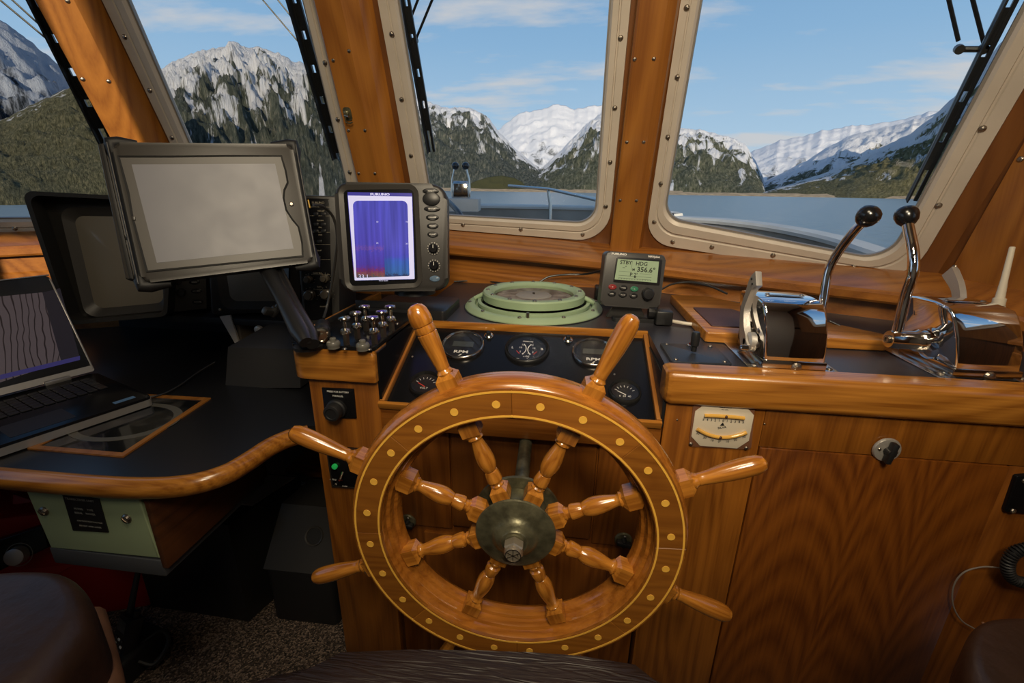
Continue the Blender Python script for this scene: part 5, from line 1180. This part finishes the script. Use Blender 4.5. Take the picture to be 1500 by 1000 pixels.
# ------------------------------------------------------------ seats in the foreground
st_=thing('helm_chair','creased dark brown leather seat edge at the bottom centre','seat',(-.08,.05,-.62))
bm=BM(); o=st_.location
f=[on(2,-.50,*q)-o for q in ((300,1012),(345,990),(400,972),(500,957),(600,953),(700,954),(780,957),(850,962),(930,975),(985,988),(1020,1008))]
P=[(p.x,p.y) for p in f]; P=P+[(P[-1][0]+.02,-.35),(P[0][0]-.02,-.35)]; P=P[::-1]
prism(bm,P,.0,.122,.030,seg=5); obj('cushion',bm,leather2,st_,60)
bm=BM(); tube(bm,[(p.x*1.0,p.y-.012,.112) for p in f],.0022,6); obj('piping',bm,leather2,st_)
bm=BM(); tube(bm,[(.0,-.1,-.62),(.0,-.1,.0)],.05,20); obj('pedestal',bm,steel,st_)
def arm(px,z,label,thick,P,mt):
    t=thing('seat_armrest',label,'armrest',(P[0][0],P[0][1],z)); o=t.location
    bm=BM(); prism(bm,rquad([(x-o.x,y-o.y) for x,y in P],.045,6),-thick,0,thick*.3,seg=5); obj('pad',bm,mt,t,60); return t
t=thing('seat_armrest','worn brown leather armrest at the bottom left corner','armrest',(-.75,.3,-.50)); o=t.location
def blob(bm,px,z,z0,z1,bev,o,seg=6):
    P=[on(2,z,*c) for c in px]; P=[(p.x-o.x,p.y-o.y,0) for p in P]; n=len(P)
    S3=spline([P[-1]]+P+[P[0],P[1]],5)[5:5+5*n]
    Q=[(p.x,p.y) for p in S3]; ar=sum(Q[i-1][0]*Q[i][1]-Q[i][0]*Q[i-1][1] for i in range(len(Q)))
    if ar<0: Q=Q[::-1]
    rows=[(z0,0)]+[(z1-bev+bev*math.sin(a),bev*(1-math.cos(a))) for a in [PI/2*k/seg for k in range(seg+1)]]
    cx=sum(q[0] for q in Q)/len(Q); cy=sum(q[1] for q in Q)/len(Q); rad=sum(math.hypot(q[0]-cx,q[1]-cy) for q in Q)/len(Q)
    R=[[bm.verts.new((cx+(q[0]-cx)*(1-d/rad),cy+(q[1]-cy)*(1-d/rad),zz)) for q in Q] for zz,d in rows]
    for A,B in zip(R[:-1],R[1:]):
        for i in range(len(Q)): j=(i+1)%len(Q); bm.faces.new((A[i],A[j],B[j],B[i]))
    bm.faces.new(R[-1]); bm.faces.new(R[0][::-1])
bm=BM(); blob(bm,((-150,900),(-40,848),(60,838),(115,850),(140,900),(110,960),(20,1060),(-120,1120)),-.50,-.08,.02,.04,o); obj('pad',bm,leather,t,70)
tan=mat('worn_tan_wood',(.15,.07,.035),.5,var=.3,vscale=20)
bm=BM(); tube(bm,spline([on(2,-.60,*c)-o for c in ((128,910),(140,960),(150,1010),(156,1060))],6),.022,14); tube(bm,spline([on(2,-.60,*c)-o for c in ((128,915),(90,960),(30,1010))],6),.018,14); obj('arm_frame',bm,tan,t,60)
t=thing('seat_armrest','dark leather armrest with stitched rim at the bottom right corner','armrest',(.62,.5,-.55)); o=t.location
bm=BM(); blob(bm,((1412,985),(1416,935),(1440,910),(1500,905),(1570,915),(1600,990),(1540,1060),(1450,1040)),-.55,-.06,.012,.025,o); obj('pad',bm,leather,t,70)
bm=BM(); q=[on(2,-.548,*c)-o for c in ((1440,912),(1450,930),(1475,950),(1510,965))]
tube(bm,spline(q,6),.0018,6); obj('stitching',bm,tan,t)
# ------------------------------------------------------------ loose cables on the worktop
def cable(label,pts,r,m,name='cable',seg=8):
    P=[on(2,z,*q) for q,z in pts]; t=thing(name,label,'cable',tuple(P[0]))
    bm=BM(); tube(bm,spline([p-P[0] for p in P],8),r,seg); obj('cable',bm,m,t); return t
cable('white cable running from the autopilot to the wooden board',[((955,462),-.300),((975,468),-.302),((1000,473),-.303),((1025,476),-.3035)],.0045,ivory)
wall=lambda px,py,Y:on(1,Y,px,py)
def cablew(label,pts,r,m):
    P=[on(1,Y,*q) for q,Y in pts]; t=thing('cable',label,'cable',tuple(P[0])); bm=BM(); tube(bm,spline([p-P[0] for p in P],8),r,8); obj('cable',bm,m,t); return t
cablew('black cable sagging along the sill from compass to autopilot',[((790,413),1.50),((805,405),1.51),((830,402),1.51),((860,401),1.50),((890,393),1.40)],.0035,black)
cablew('grey cable looping along the sill behind the wooden board',[((968,424),1.36),((985,416),1.42),((1010,413),1.42),((1040,419),1.38),((1065,430),1.33)],.003,casegrey)
cable('thin black wires trailing behind the compass',[((665,412),-.305),((700,411),-.304),((735,414),-.305),((765,413),-.304)],.0025,black)
cable('thin cable between the two engine controls',[((1215,470),-.28),((1250,485),-.295),((1290,490),-.30),((1310,488),-.30)],.0022,black)
cable('thin grey laptop lead lying across the desk',[((315,530),DESK+.02),((290,545),DESK+.01),((262,565),DESK+.004),((235,578),DESK+.004),((200,583),DESK+.01)],.002,casegrey)

#=====WHEEL=====
WM=mtx((-.0586,.543,-.4929),(.999,.037,-.007),(.007,-.014,1.0))
wh=thing('ship_wheel','large varnished eight-spoked wooden steering wheel with pale inlay rings','steering wheel',WM)
wh['label']='large varnished eight-spoked wooden ship steering wheel with pale inlaid rings and dots'
# rim (z: 0 = front face, negative = away)
bm=BM(); torus_lathe(bm,[(.246,-.0035),(.2485,-.005),(.2510,-.009),(.2500,-.013),(.2520,-.017),(.2545,-.024),(.2540,-.034),(.2520,-.040),(.2525,-.044),(.2500,-.052),(.240,-.056),(.210,-.056),(.206,-.010),(.206,-.0035)],128); obj('outer_rim',bm,w_rim,wh,28)
bm=BM(); torus_lathe(bm,[(.2065,-.004),(.2035,-.005),(.2015,-.010),(.2010,-.018),(.1965,-.020),(.1945,-.025),(.1935,-.032),(.1890,-.034),(.1865,-.040),(.1865,-.050),(.190,-.056),(.2065,-.056)],128); obj('inner_rim',bm,w_rim,wh,28)
# front band in eight timber segments, butt-jointed
for k in range(8):
    a0=math.radians(2.2+45*k)+.0006; a1=math.radians(2.2+45*(k+1))-.0006; n=14
    O=[(.2465*math.cos(a0+(a1-a0)*i/n),.2465*math.sin(a0+(a1-a0)*i/n)) for i in range(n+1)]; I=[(.2035*math.cos(a1-(a1-a0)*i/n),.2035*math.sin(a1-(a1-a0)*i/n)) for i in range(n+1)]
    bm=BM(); prism(bm,O+I,-.008,.0,.0007,seg=1); obj('band_segment',bm,w_band,wh,30)
for r in (.2425,.2065):
    bm=BM(); torus_lathe(bm,[(r+.0014,-.002),(r+.0014,.0005),(r-.0014,.0005),(r-.0014,-.002)],128); obj('inlay_ring',bm,w_inlay,wh)
bm=BM(); lathe(bm,[(.0056,-.001),(.0056,.0006),(0,.0007)],18); dot=None
for k in range(24):
    a=math.radians(7.5+15*k); M=T(.2245*math.cos(a),.2245*math.sin(a),0)
    if dot is None: dot=obj('inlay_dot',bm,w_inlay,wh); o=dot
    else: o=dot.copy(); COL.objects.link(o)
    o.matrix_local=M
# turned spokes and handles, built along local z then laid radially
def sq(bm,w,z0,z1,ch):
    """square block with chamfered (pyramid) ends"""
    a=w/2; L=[]
    for z,s in ((z0,.62),(z0+ch,1),(z1-ch,1),(z1,.62)):
        L.append([bm.verts.new((x*a*s,y*a*s,z)) for x,y in ((-1,-1),(1,-1),(1,1),(-1,1))])
    for A,B in zip(L[:-1],L[1:]):
        for i in range(4): j=(i+1)%4; bm.faces.new((A[i],A[j],B[j],B[i]))
    bm.faces.new(L[0][::-1]); bm.faces.new(L[-1])
bmS=BM(); sq(bmS,.0265,.050,.0795,.007)
lathe(bmS,[(.0078,.076),(.0102,.0785),(.0105,.081),(.0085,.083),(.0088,.086),(.0118,.0885),(.0122,.092),(.0110,.102),(.0100,.106),(.0088,.1068),(.0100,.1076),(.0118,.112),(.0138,.120),(.0141,.127),(.0132,.137),(.0113,.147),(.0094,.156),(.0088,.160),(.0095,.162),(.0120,.1645),(.0105,.168),(.008,.170)],26)
sq(bmS,.0275,.167,.198,.006)
bmesh.ops.recalc_face_normals(bmS,faces=bmS.faces[:])
bmH=BM(); sq(bmH,.0285,.240,.272,.007)
lathe(bmH,[(.009,.266),(.0112,.2705),(.0118,.273),(.0100,.2755),(.0090,.278),(.0098,.280),(.0095,.284),(.0100,.290),(.0116,.306),(.0131,.322),(.0138,.338),(.0138,.352),(.0128,.362),(.0098,.369),(.005,.3722),(0,.373)],26)
bmK=BM(); sq(bmK,.0285,.240,.272,.007)
lathe(bmK,[(.009,.266),(.0112,.2705),(.0118,.273),(.0100,.2755),(.0090,.278),(.0098,.280),(.0095,.284),(.0104,.290),(.0120,.306),(.0132,.320),(.0138,.330),(.0138,.3325),(.0122,.3335),(.0134,.3345),(.0142,.339),(.0136,.3435),(.0122,.3445),(.0140,.3455),(.0152,.350),(.0152,.357),(.0135,.366),(.0100,.3715),(.005,.374),(0,.3745)],26)
sp0=obj('spoke',bmS,w_spoke,wh,32); h0=obj('handle',bmH,w_spoke,wh,32); hk=obj('handle',bmK,w_spoke,wh,32,label='handle with carved rings near its tip')
for k in range(8):
    ang=math.radians(22.5+45*k); d=Vector((math.sin(ang),math.cos(ang),0)); M=Matrix((Vector((0,0,1)).cross(d),Vector((0,0,1)),d)).transposed()
    M=Matrix((Vector((d.y,-d.x,0)),Vector((0,0,-1)),d)).transposed().to_4x4(); M.translation=(0,0,-.031)
    s=sp0 if k==0 else sp0.copy(); 
    if k: COL.objects.link(s)
    s.matrix_local=M
    if k==7: hk.matrix_local=M
    else:
        h=h0 if k==0 else h0.copy()
        if k: COL.objects.link(h)
        h.matrix_local=M
# hub
bm=BM(); lathe(bm,[(.068,-.064),(.069,-.062),(.068,-.058),(.030,-.056)],48); obj('rear_flange',bm,brass,wh)
bm=BM(); lathe(bm,[(.050,-.056),(.050,-.030),(.050,-.012)],40); obj('hub_barrel',bm,brass,wh)
bm=BM(); lathe(bm,[(.052,-.020),(.0600,-.018),(.0612,-.0155),(.0600,-.013),(.052,-.010),(.038,-.0075),(.034,-.006),(.032,-.003),(.026,.001),(.021,.003),(.0195,.005),(.0165,.0055),(.016,.008),(.0,.008)],64); obj('front_plate',bm,brass,wh,40)
nutm=mat('brassy_steel_nut',(.34,.29,.22),.28,metal=.55,bump=.15,bscale=300)
bm=BM(); lathe(bm,[(.0150,.008),(.0155,.010),(.0155,.021),(.0135,.0235)],6,RZ(.52)); obj('hub_nut',bm,nutm,wh,20)
bm=BM(); lathe(bm,[(.0122,.022),(.0122,.0275),(.0115,.0290),(0,.0290)],32); nt_=obj('nut_cap',bm,nutm,wh,30)
bm=BM(); torus_lathe(bm,[(.0115,.0288),(.0115,.0297),(.0105,.0297),(.0105,.0288)],32)
for a in (PI/2,PI/6,-PI/6): box(bm,(0,0,.0293),(.021,.0009,.0008),M=RZ(a))
obj('cast_emblem',bm,steel,nt_)
text('Y',.0065,steel,nt_,-.0068,-.000,.0291); text('S',.0065,steel,nt_,.0068,-.000,.0291)
# shaft back to the console
bm=BM(); lathe(bm,[(.013,-.274),(.013,-.110),(.026,-.105),(.028,-.064)],24); obj('shaft',bm,brass,wh)
#=====OUTSIDE=====
HE=3.4   # eye height above the water
def sea():
    m=bpy.data.materials.new('calm_fjord_water'); m.use_nodes=True; nt=m.node_tree; N=nt.nodes; L=nt.links; b=N['Principled BSDF']
    b.inputs['Base Color'].default_value=(.17,.22,.24,1); b.inputs['Roughness'].default_value=.3; b.inputs['IOR'].default_value=1.33
    tc=N.new('ShaderNodeTexCoord'); mp=N.new('ShaderNodeMapping'); mp.inputs['Scale'].default_value=(.5,.22,1); L.new(tc.outputs['Object'],mp.inputs[0])
    n=N.new('ShaderNodeTexNoise'); n.inputs['Scale'].default_value=1.2; n.inputs['Detail'].default_value=5; L.new(mp.outputs[0],n.inputs['Vector'])
    bp=N.new('ShaderNodeBump'); bp.inputs['Strength'].default_value=.6; bp.inputs['Distance'].default_value=.4; L.new(n.outputs[0],bp.inputs['Height']); L.new(bp.outputs[0],b.inputs['Normal']); return m
bm=BM(); box(bm,(0,2500,-HE-.5),(14000,11000,1)); s=obj('sea',bm,sea(),None,None); props(s,kind='structure')
def mountain_mat(name,forest,rock,snow=(.80,.80,.82),snowlo=.45,snowhi=.62,chute=.3,fs=60):
    m=bpy.data.materials.new(name); m.use_nodes=True; nt=m.node_tree; N=nt.nodes; L=nt.links; b=N['Principled BSDF']; b.inputs['Roughness'].default_value=.9; b.inputs['Specular IOR Level'].default_value=.1
    uv=N.new('ShaderNodeUVMap'); sp=N.new('ShaderNodeSeparateXYZ'); L.new(uv.outputs[0],sp.inputs[0])
    tc=N.new('ShaderNodeTexCoord')
    mp=N.new('ShaderNodeMapping'); mp.inputs['Scale'].default_value=(14,8,1); mp.inputs['Rotation'].default_value=(0,0,.12); L.new(uv.outputs[0],mp.inputs[0])
    n1=N.new('ShaderNodeTexNoise'); n1.inputs['Scale'].default_value=1; n1.inputs['Detail'].default_value=9; n1.inputs['Roughness'].default_value=.68; n1.inputs['Distortion'].default_value=.6; L.new(mp.outputs[0],n1.inputs['Vector'])
    # snow amount: height plus broken noise
    a=N.new('ShaderNodeMath'); a.operation='MULTIPLY_ADD'; a.inputs[1].default_value=2.6; a.inputs[2].default_value=-1.3; L.new(n1.outputs[0],a.inputs[0])
    a2=N.new('ShaderNodeMath'); a2.operation='ADD'; L.new(a.outputs[0],a2.inputs[0]); L.new(sp.outputs[1],a2.inputs[1])
    r=N.new('ShaderNodeMapRange'); r.inputs[1].default_value=snowlo; r.inputs[2].default_value=snowhi; L.new(a2.outputs[0],r.inputs[0])
    n2=N.new('ShaderNodeTexNoise'); n2.inputs['Scale'].default_value=fs; n2.inputs['Detail'].default_value=6; n2.inputs['Roughness'].default_value=.75; mp2=N.new('ShaderNodeMapping'); mp2.inputs['Scale'].default_value=(1.3,1,1); L.new(uv.outputs[0],mp2.inputs[0]); L.new(mp2.outputs[0],n2.inputs['Vector'])
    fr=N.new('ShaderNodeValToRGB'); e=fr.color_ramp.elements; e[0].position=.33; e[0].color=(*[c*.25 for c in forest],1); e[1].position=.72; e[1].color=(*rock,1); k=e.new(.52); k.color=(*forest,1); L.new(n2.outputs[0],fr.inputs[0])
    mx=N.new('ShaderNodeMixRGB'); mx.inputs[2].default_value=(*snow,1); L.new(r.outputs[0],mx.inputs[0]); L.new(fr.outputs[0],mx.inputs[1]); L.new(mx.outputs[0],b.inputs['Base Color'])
    bp=N.new('ShaderNodeBump'); bp.inputs['Strength'].default_value=.9; bp.inputs['Distance'].default_value=8; L.new(n2.outputs[0],bp.inputs['Height']); L.new(bp.outputs[0],b.inputs['Normal'])
    return m
def mountain(label,sky,rb,rc,mt,nu=220,nv=64,amp=.12,shape=1.0,seed=0,basepx=None,scale=60.0,cat='mountain',name='mountain',group=None,rag=.02,beach=None):
    """sky: skyline as image points turned into azimuth and elevation; a height field from shore distance rb up to crest distance rc and down behind"""
    A=[]; scale=rc*.07
    for x,y in sky:
        d=ray(x,y); A.append((math.atan2(d.x,d.y),d.z/math.hypot(d.x,d.y)))
    A.sort(); a0,a1=A[0][0],A[-1][0]
    def el(a):
        for (p,e),(q,f) in zip(A[:-1],A[1:]):
            if a<=q: 
                t=(a-p)/(q-p) if q>p else 0; t=t*t*(3-2*t)*.3+t*.7; return e+(f-e)*t
        return A[-1][1]
    bm=BM(); uvl=bm.loops.layers.uv.new('UVMap'); V=[]; UV={}
    nb=10
    am=(a0+a1)/2; cx,cy=math.sin(am)*rb,math.cos(am)*rb
    for i in range(nu+1):
        a=a0+(a1-a0)*i/nu; row=[]; e=el(a)
        e+=rag*abs(max(e,.02))*noise.fractal(Vector((a*90,seed*3.1,0)),.9,2.1,5)
        rbb=rb*(1+.10*noise.noise(Vector((a*9,seed,0))))
        Hc=e*rc+HE
        for j in range(nv+nb+1):
            if j<=nv:
                t=j/nv; rr=rbb+(rc-rbb)*t; h=Hc*(t**shape)
                q=Vector((a*rc/scale,rr/scale,seed))
                nz=noise.ridged_multi_fractal(q,.9,2.1,5,1.0,2.0)-1.1
                n2=noise.fractal(q*3.1,.9,2.1,4)
                h+=amp*Hc*(nz*.6+n2*.5)*math.sin(PI*min(1,t*1.02))**.7 * (1 if t<1 else 0)
                h=max(h,-.5+3*t)
                # never rise above the skyline seen from the wheelhouse
                h=min(h,(e*rr+HE)*(1-.02*(1-t)) if e>0 else h)
                tt=t
            else:
                t=(j-nv)/nb; rr=rc+(rc-rb)*.6*t; h=Hc*(1-t); tt=1-t
            v=bm.verts.new((math.sin(a)*rr-cx,math.cos(a)*rr-cy,h)); UV[v]=(i/nu*(a1-a0)*3,tt); row.append(v)
        V.append(row)
    for i in range(nu):
        for j in range(nv+nb):
            f=bm.faces.new((V[i][j],V[i+1][j],V[i+1][j+1],V[i][j+1]))
            for l in f.loops: l[uvl].uv=UV[l.vert]
    o=obj(name,bm,mt,None,None); 
    for p in o.data.polygons: p.use_smooth=True
    o.location=(cx,cy,-HE); props(o,label,cat,group); return o
forestD=(.12,.13,.085); rockG=(.34,.30,.22)
M_far=mountain_mat('snowfield_mountain',(.16,.17,.17),(.30,.29,.28),snowlo=-.05,snowhi=.28,fs=30)
M_mid=mountain_mat('mixed_snow_forest',forestD,rockG,snowlo=.32,snowhi=.48,fs=60)
M_peak=mountain_mat('snow_capped_peak',(.105,.118,.090),(.33,.29,.21),snowlo=.30,snowhi=.44,fs=55)
M_for=mountain_mat('olive_forest_slope',(.17,.16,.085),(.42,.35,.20),snowlo=1.02,snowhi=1.2,fs=75)
M_forR=mountain_mat('olive_forest_snow_chutes',(.19,.175,.085),(.40,.35,.20),snowlo=.50,snowhi=.62,fs=70)
M_blue=mountain_mat('blue_shadow_snow',(.030,.036,.044),(.08,.085,.095),snow=(.42,.46,.54),snowlo=.22,snowhi=.5,fs=40)  # this slope's blue shade is mixed into its snow and rock colours
M_dark=mountain_mat('dark_mixed_mountain',(.095,.108,.090),(.33,.29,.22),snowlo=.50,snowhi=.68,fs=60)
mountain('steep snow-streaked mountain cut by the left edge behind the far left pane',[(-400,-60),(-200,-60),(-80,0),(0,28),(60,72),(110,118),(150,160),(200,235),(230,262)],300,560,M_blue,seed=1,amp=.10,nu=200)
mountain('sunlit olive wooded hill at the foot of the far left pane',[(-420,150),(-300,160),(-120,170),(0,176),(50,152),(100,128),(150,112),(200,118),(250,170),(290,240),(310,268)],115,260,M_for,seed=2,amp=.10,nu=200,shape=.8)
mountain('tall peak with bright snow cap and dark wooded flank behind the tablet',[(150,165),(200,120),(232,103),(262,86),(290,76),(318,70),(340,62),(358,66),(382,69),(410,80),(440,92),(470,110),(500,128),(540,150),(570,205),(598,262),(618,290)],210,620,M_peak,seed=3,amp=.13,nu=300,nv=90,shape=.85)
mountain('dark ridge with snowy rim sloping down right of the thin wiper',[(540,150),(575,140),(600,138),(622,148),(650,156),(690,158),(712,168),(735,198),(760,222),(790,246),(820,262),(845,270),(870,276)],950,2100,M_dark,seed=4,amp=.13,nu=240,nv=80,shape=.8)
mountain('distant pure white mountain seen in the middle pane above the valley',[(690,215),(730,190),(757,168),(790,160),(812,154),(822,152),(842,160),(870,154),(900,148),(950,170),(1010,215),(1060,260)],2300,3800,M_far,seed=5,amp=.05,nu=180,nv=60)
mountain('craggy snow-dusted mountain right of the valley in the middle pane',[(760,270),(790,248),(820,222),(845,196),(862,178),(880,166),(905,160),(935,168),(965,178),(1000,188),(1030,190),(1050,196),(1075,202),(1092,212),(1105,232),(1116,255),(1124,280)],960,2200,M_mid,seed=6,amp=.14,nu=280,nv=80,shape=.75)
mountain('far white snowy range behind the right pane valley',[(1040,262),(1080,235),(1110,218),(1145,205),(1175,200),(1210,190),(1250,184),(1290,180),(1330,172),(1380,160),(1440,150),(1520,150),(1600,180)],2300,3800,M_far,seed=7,amp=.06,nu=180,nv=60)
mountain('grey wooded ridge with snow patches in the right pane distance',[(1105,274),(1140,256),(1180,236),(1215,214),(1250,196),(1300,186),(1350,172),(1420,150),(1500,140),(1580,160)],1200,2200,M_mid,seed=8,amp=.13,nu=200,nv=70)
mountain('near olive wooded slope with snow chutes at the right pane edge',[(1118,281),(1150,272),(1200,256),(1250,236),(1290,216),(1330,198),(1362,174),(1395,145),(1430,105),(1470,60),(1520,0),(1600,-80),(1750,-140)],600,1250,M_forR,seed=9,amp=.10,nu=260,nv=80,shape=.9)
mountain('small dark wooded islet on the shoreline above the distant outside throttle',[(664,281),(670,276),(685,270),(700,264),(716,259),(735,257),(752,260),(764,266),(772,274),(778,284)],830,880,mountain_mat('islet_trees',(.14,.14,.06),(.30,.26,.13),snowlo=2,snowhi=3,fs=120),seed=10,amp=.2,nu=80,nv=14,cat='islet',name='islet',scale=9)
# pale beach strips along the far shore
beachm=mat('tan_beach',(.42,.30,.17),.9,var=.35,vscale=.15)
def beach(label,x0,x1,r,w,h=.9):
    a0=math.atan2(ray(x0,280).x,ray(x0,280).y); a1=math.atan2(ray(x1,280).x,ray(x1,280).y); am=(a0+a1)/2; c=Vector((math.sin(am)*r,math.cos(am)*r,-HE))
    bm=BM(); st=[]
    for i in range(40):
        a=a0+(a1-a0)*i/39; k=h*(1+.4*noise.noise(Vector((a*60,r,0))))
        st.append([Vector((math.sin(a)*q,math.cos(a)*q,z))-Vector((c.x,c.y,0)) for q,z in ((r,-.2),(r+w*.4,k*.6),(r+w,k),(r+w,-.3))])
    loft(bm,st); o=obj('beach',bm,beachm,None,40); o.location=c; props(o,label,'beach'); return o
beach('tan beach strip along the shore in the middle pane',630,1000,790,60,5.0)
beach('tan beach strip along the shore in the right pane',940,1560,585,40,3.2)
# foredeck and bulwark
painted=mat('grey_blue_deck_paint',(.24,.22,.19),.55,var=.35,vscale=1.6)
capm=mat('pale_bulwark_cap',(.50,.50,.48),.5,var=.12,vscale=3)
hull=thing('bow_bulwark','pale blue painted bulwark curving round the foredeck ahead','bulwark',(0,3.6,-1.1))
o=hull.location
top=[]
for (px,py,Y) in ((985,317,5.2),(1060,322,4.6),(1140,332,4.0),(1220,348,3.4),(1290,370,2.9),(1400,400,2.5)): top.append(on(1,Y,px,py)-o)
L0=[]
for (px,py,Y) in ((980,311,5.3),(870,303,5.9),(780,301,6.1),(700,300,6.1),(620,300,6.0),(500,300,5.8),(300,300,5.4),(60,297,4.8)): L0.append(on(1,Y,px,py)-o)
rail=spline((L0[::-1]+top),6)
bm=BM(); st=[]
for i,p in enumerate(rail):
    d=(rail[min(i+1,len(rail)-1)]-rail[max(i-1,0)]); d.z=0; d.normalize(); n=Vector((-d.y,d.x,0))  # outward
    st.append([p+n*.09+Vector((0,0,-.01)),p+n*.08+Vector((0,0,.012)),p-n*.03+Vector((0,0,.005)),p-n*.045+Vector((0,0,-.015)),p-n*.04+Vector((0,0,-.04)),p+n*.08+Vector((0,0,-.04))])
loft(bm,st); obj('cap_rail',bm,capm,hull,40)
bm=BM(); st=[]
for i,p in enumerate(rail):
    d=(rail[min(i+1,len(rail)-1)]-rail[max(i-1,0)]); d.z=0; d.normalize(); n=Vector((-d.y,d.x,0))
    st.append([p+n*.06+Vector((0,0,-.04)),p-n*.02+Vector((0,0,-.03)),p-n*.02+Vector((0,0,-.9)),p+n*.06+Vector((0,0,-2.2))])
loft(bm,st); obj('bulwark_plate',bm,painted,hull,40)
dkk=thing('foredeck','grey-blue painted foredeck outside the windows','deck',(0,3.4,-1.35))
bm=BM(); P=[(p.x,p.y+.2) for p in rail[::3]]; P=P+[(3.2,-1.8),(-4,-1.8)]
prism(bm,P[::-1],-.05,0); obj('deck_plate',bm,painted,dkk)
# raised coach-roof just ahead of the panes, pale
cr=thing('trunk_cabin_roof','pale blue-white cabin roof edge just outside the middle pane','roof',(-.5,2.9,-.55))
o=cr.location; P=[on(2,-.56,*q)-o for q in ((640,327),(870,331),(872,304),(760,300),(640,300),(420,300),(420,330))]
P=[(-1.9,-1.0),(.25,-1.0),(.35,1.6),(.1,2.15),(-1.4,2.15),(-2.2,1.6)]
bm=BM(); prism(bm,P,-.10,-.02,.03); obj('roof_top',bm,mat('pale_roof_paint',(.46,.46,.44),.5,var=.2,vscale=2),cr)
bm=BM(); prism(bm,inset(P,.06),-.75,-.09); obj('roof_side',bm,painted,cr)
# outside control head on the cabin roof
oc=thing('outside_throttle','small distant chrome throttle box with two black-knobbed levers outside','throttle',tuple(on(1,3.3,675,292)))
F=Fr(oc.location,(1,.12,0),(0,0,1)); oc.matrix_world=F.m
bm=BM(); a=F.loc(662,292);b=F.loc(689,292);c=F.loc(675,265); box(bm,(0,(c[1]+a[1])/2,-.04),(b[0]-a[0],c[1]-a[1],.10),.02,seg=3); obj('box',bm,chrome_s,oc)
for xs,xk in ((661.5,667),(688,682)):
    s=F.loc(xs,282);e=F.loc(xk,243);m=F.loc(xs+(1 if xs<670 else -1),262); bm=BM(); tube(bm,[(*s,0),(*m,0),(*e,0)],.008,8); obj('lever',bm,chrome_s,oc)
    bm=BM(); sphere(bm,(e[0],e[1],0),.026,16); obj('knob',bm,black_k,oc)
bm=BM(); p=F.loc(675,300); box(bm,(0,p[1],-.06),(.26,.09,.22),.01); obj('plinth',bm,capm,oc)
# stainless guard rail and hose
gr=thing('guard_rail','thin steel guard rail slanting across the bottom right of the middle pane','rail',tuple(on(1,4.6,800,276)))
o=gr.location; bm=BM(); tube(bm,[on(1,4.9,745,272)-o,on(1,4.6,805,277)-o,on(1,3.6,872,292)-o,on(1,3.0,960,318)-o],.014,8); obj('rail',bm,steelplate,gr)
bm=BM(); tube(bm,[on(1,4.6,803,278)-o,on(1,4.6,806,297)-o,on(1,4.6,806,330)-o],.016,8); obj('stanchion',bm,steelplate,gr)
hs=thing('deck_hose','grey hose arching down outside the lower left corner of the middle pane','hose',tuple(on(1,2.2,655,295)))
o=hs.location; bm=BM(); tube(bm,spline([on(1,2.4,640,288)-o,on(1,2.2,655,294)-o,on(1,2.0,668,306)-o,on(1,1.9,679,322)-o],6),.012,8); obj('hose',bm,casegrey,hs)
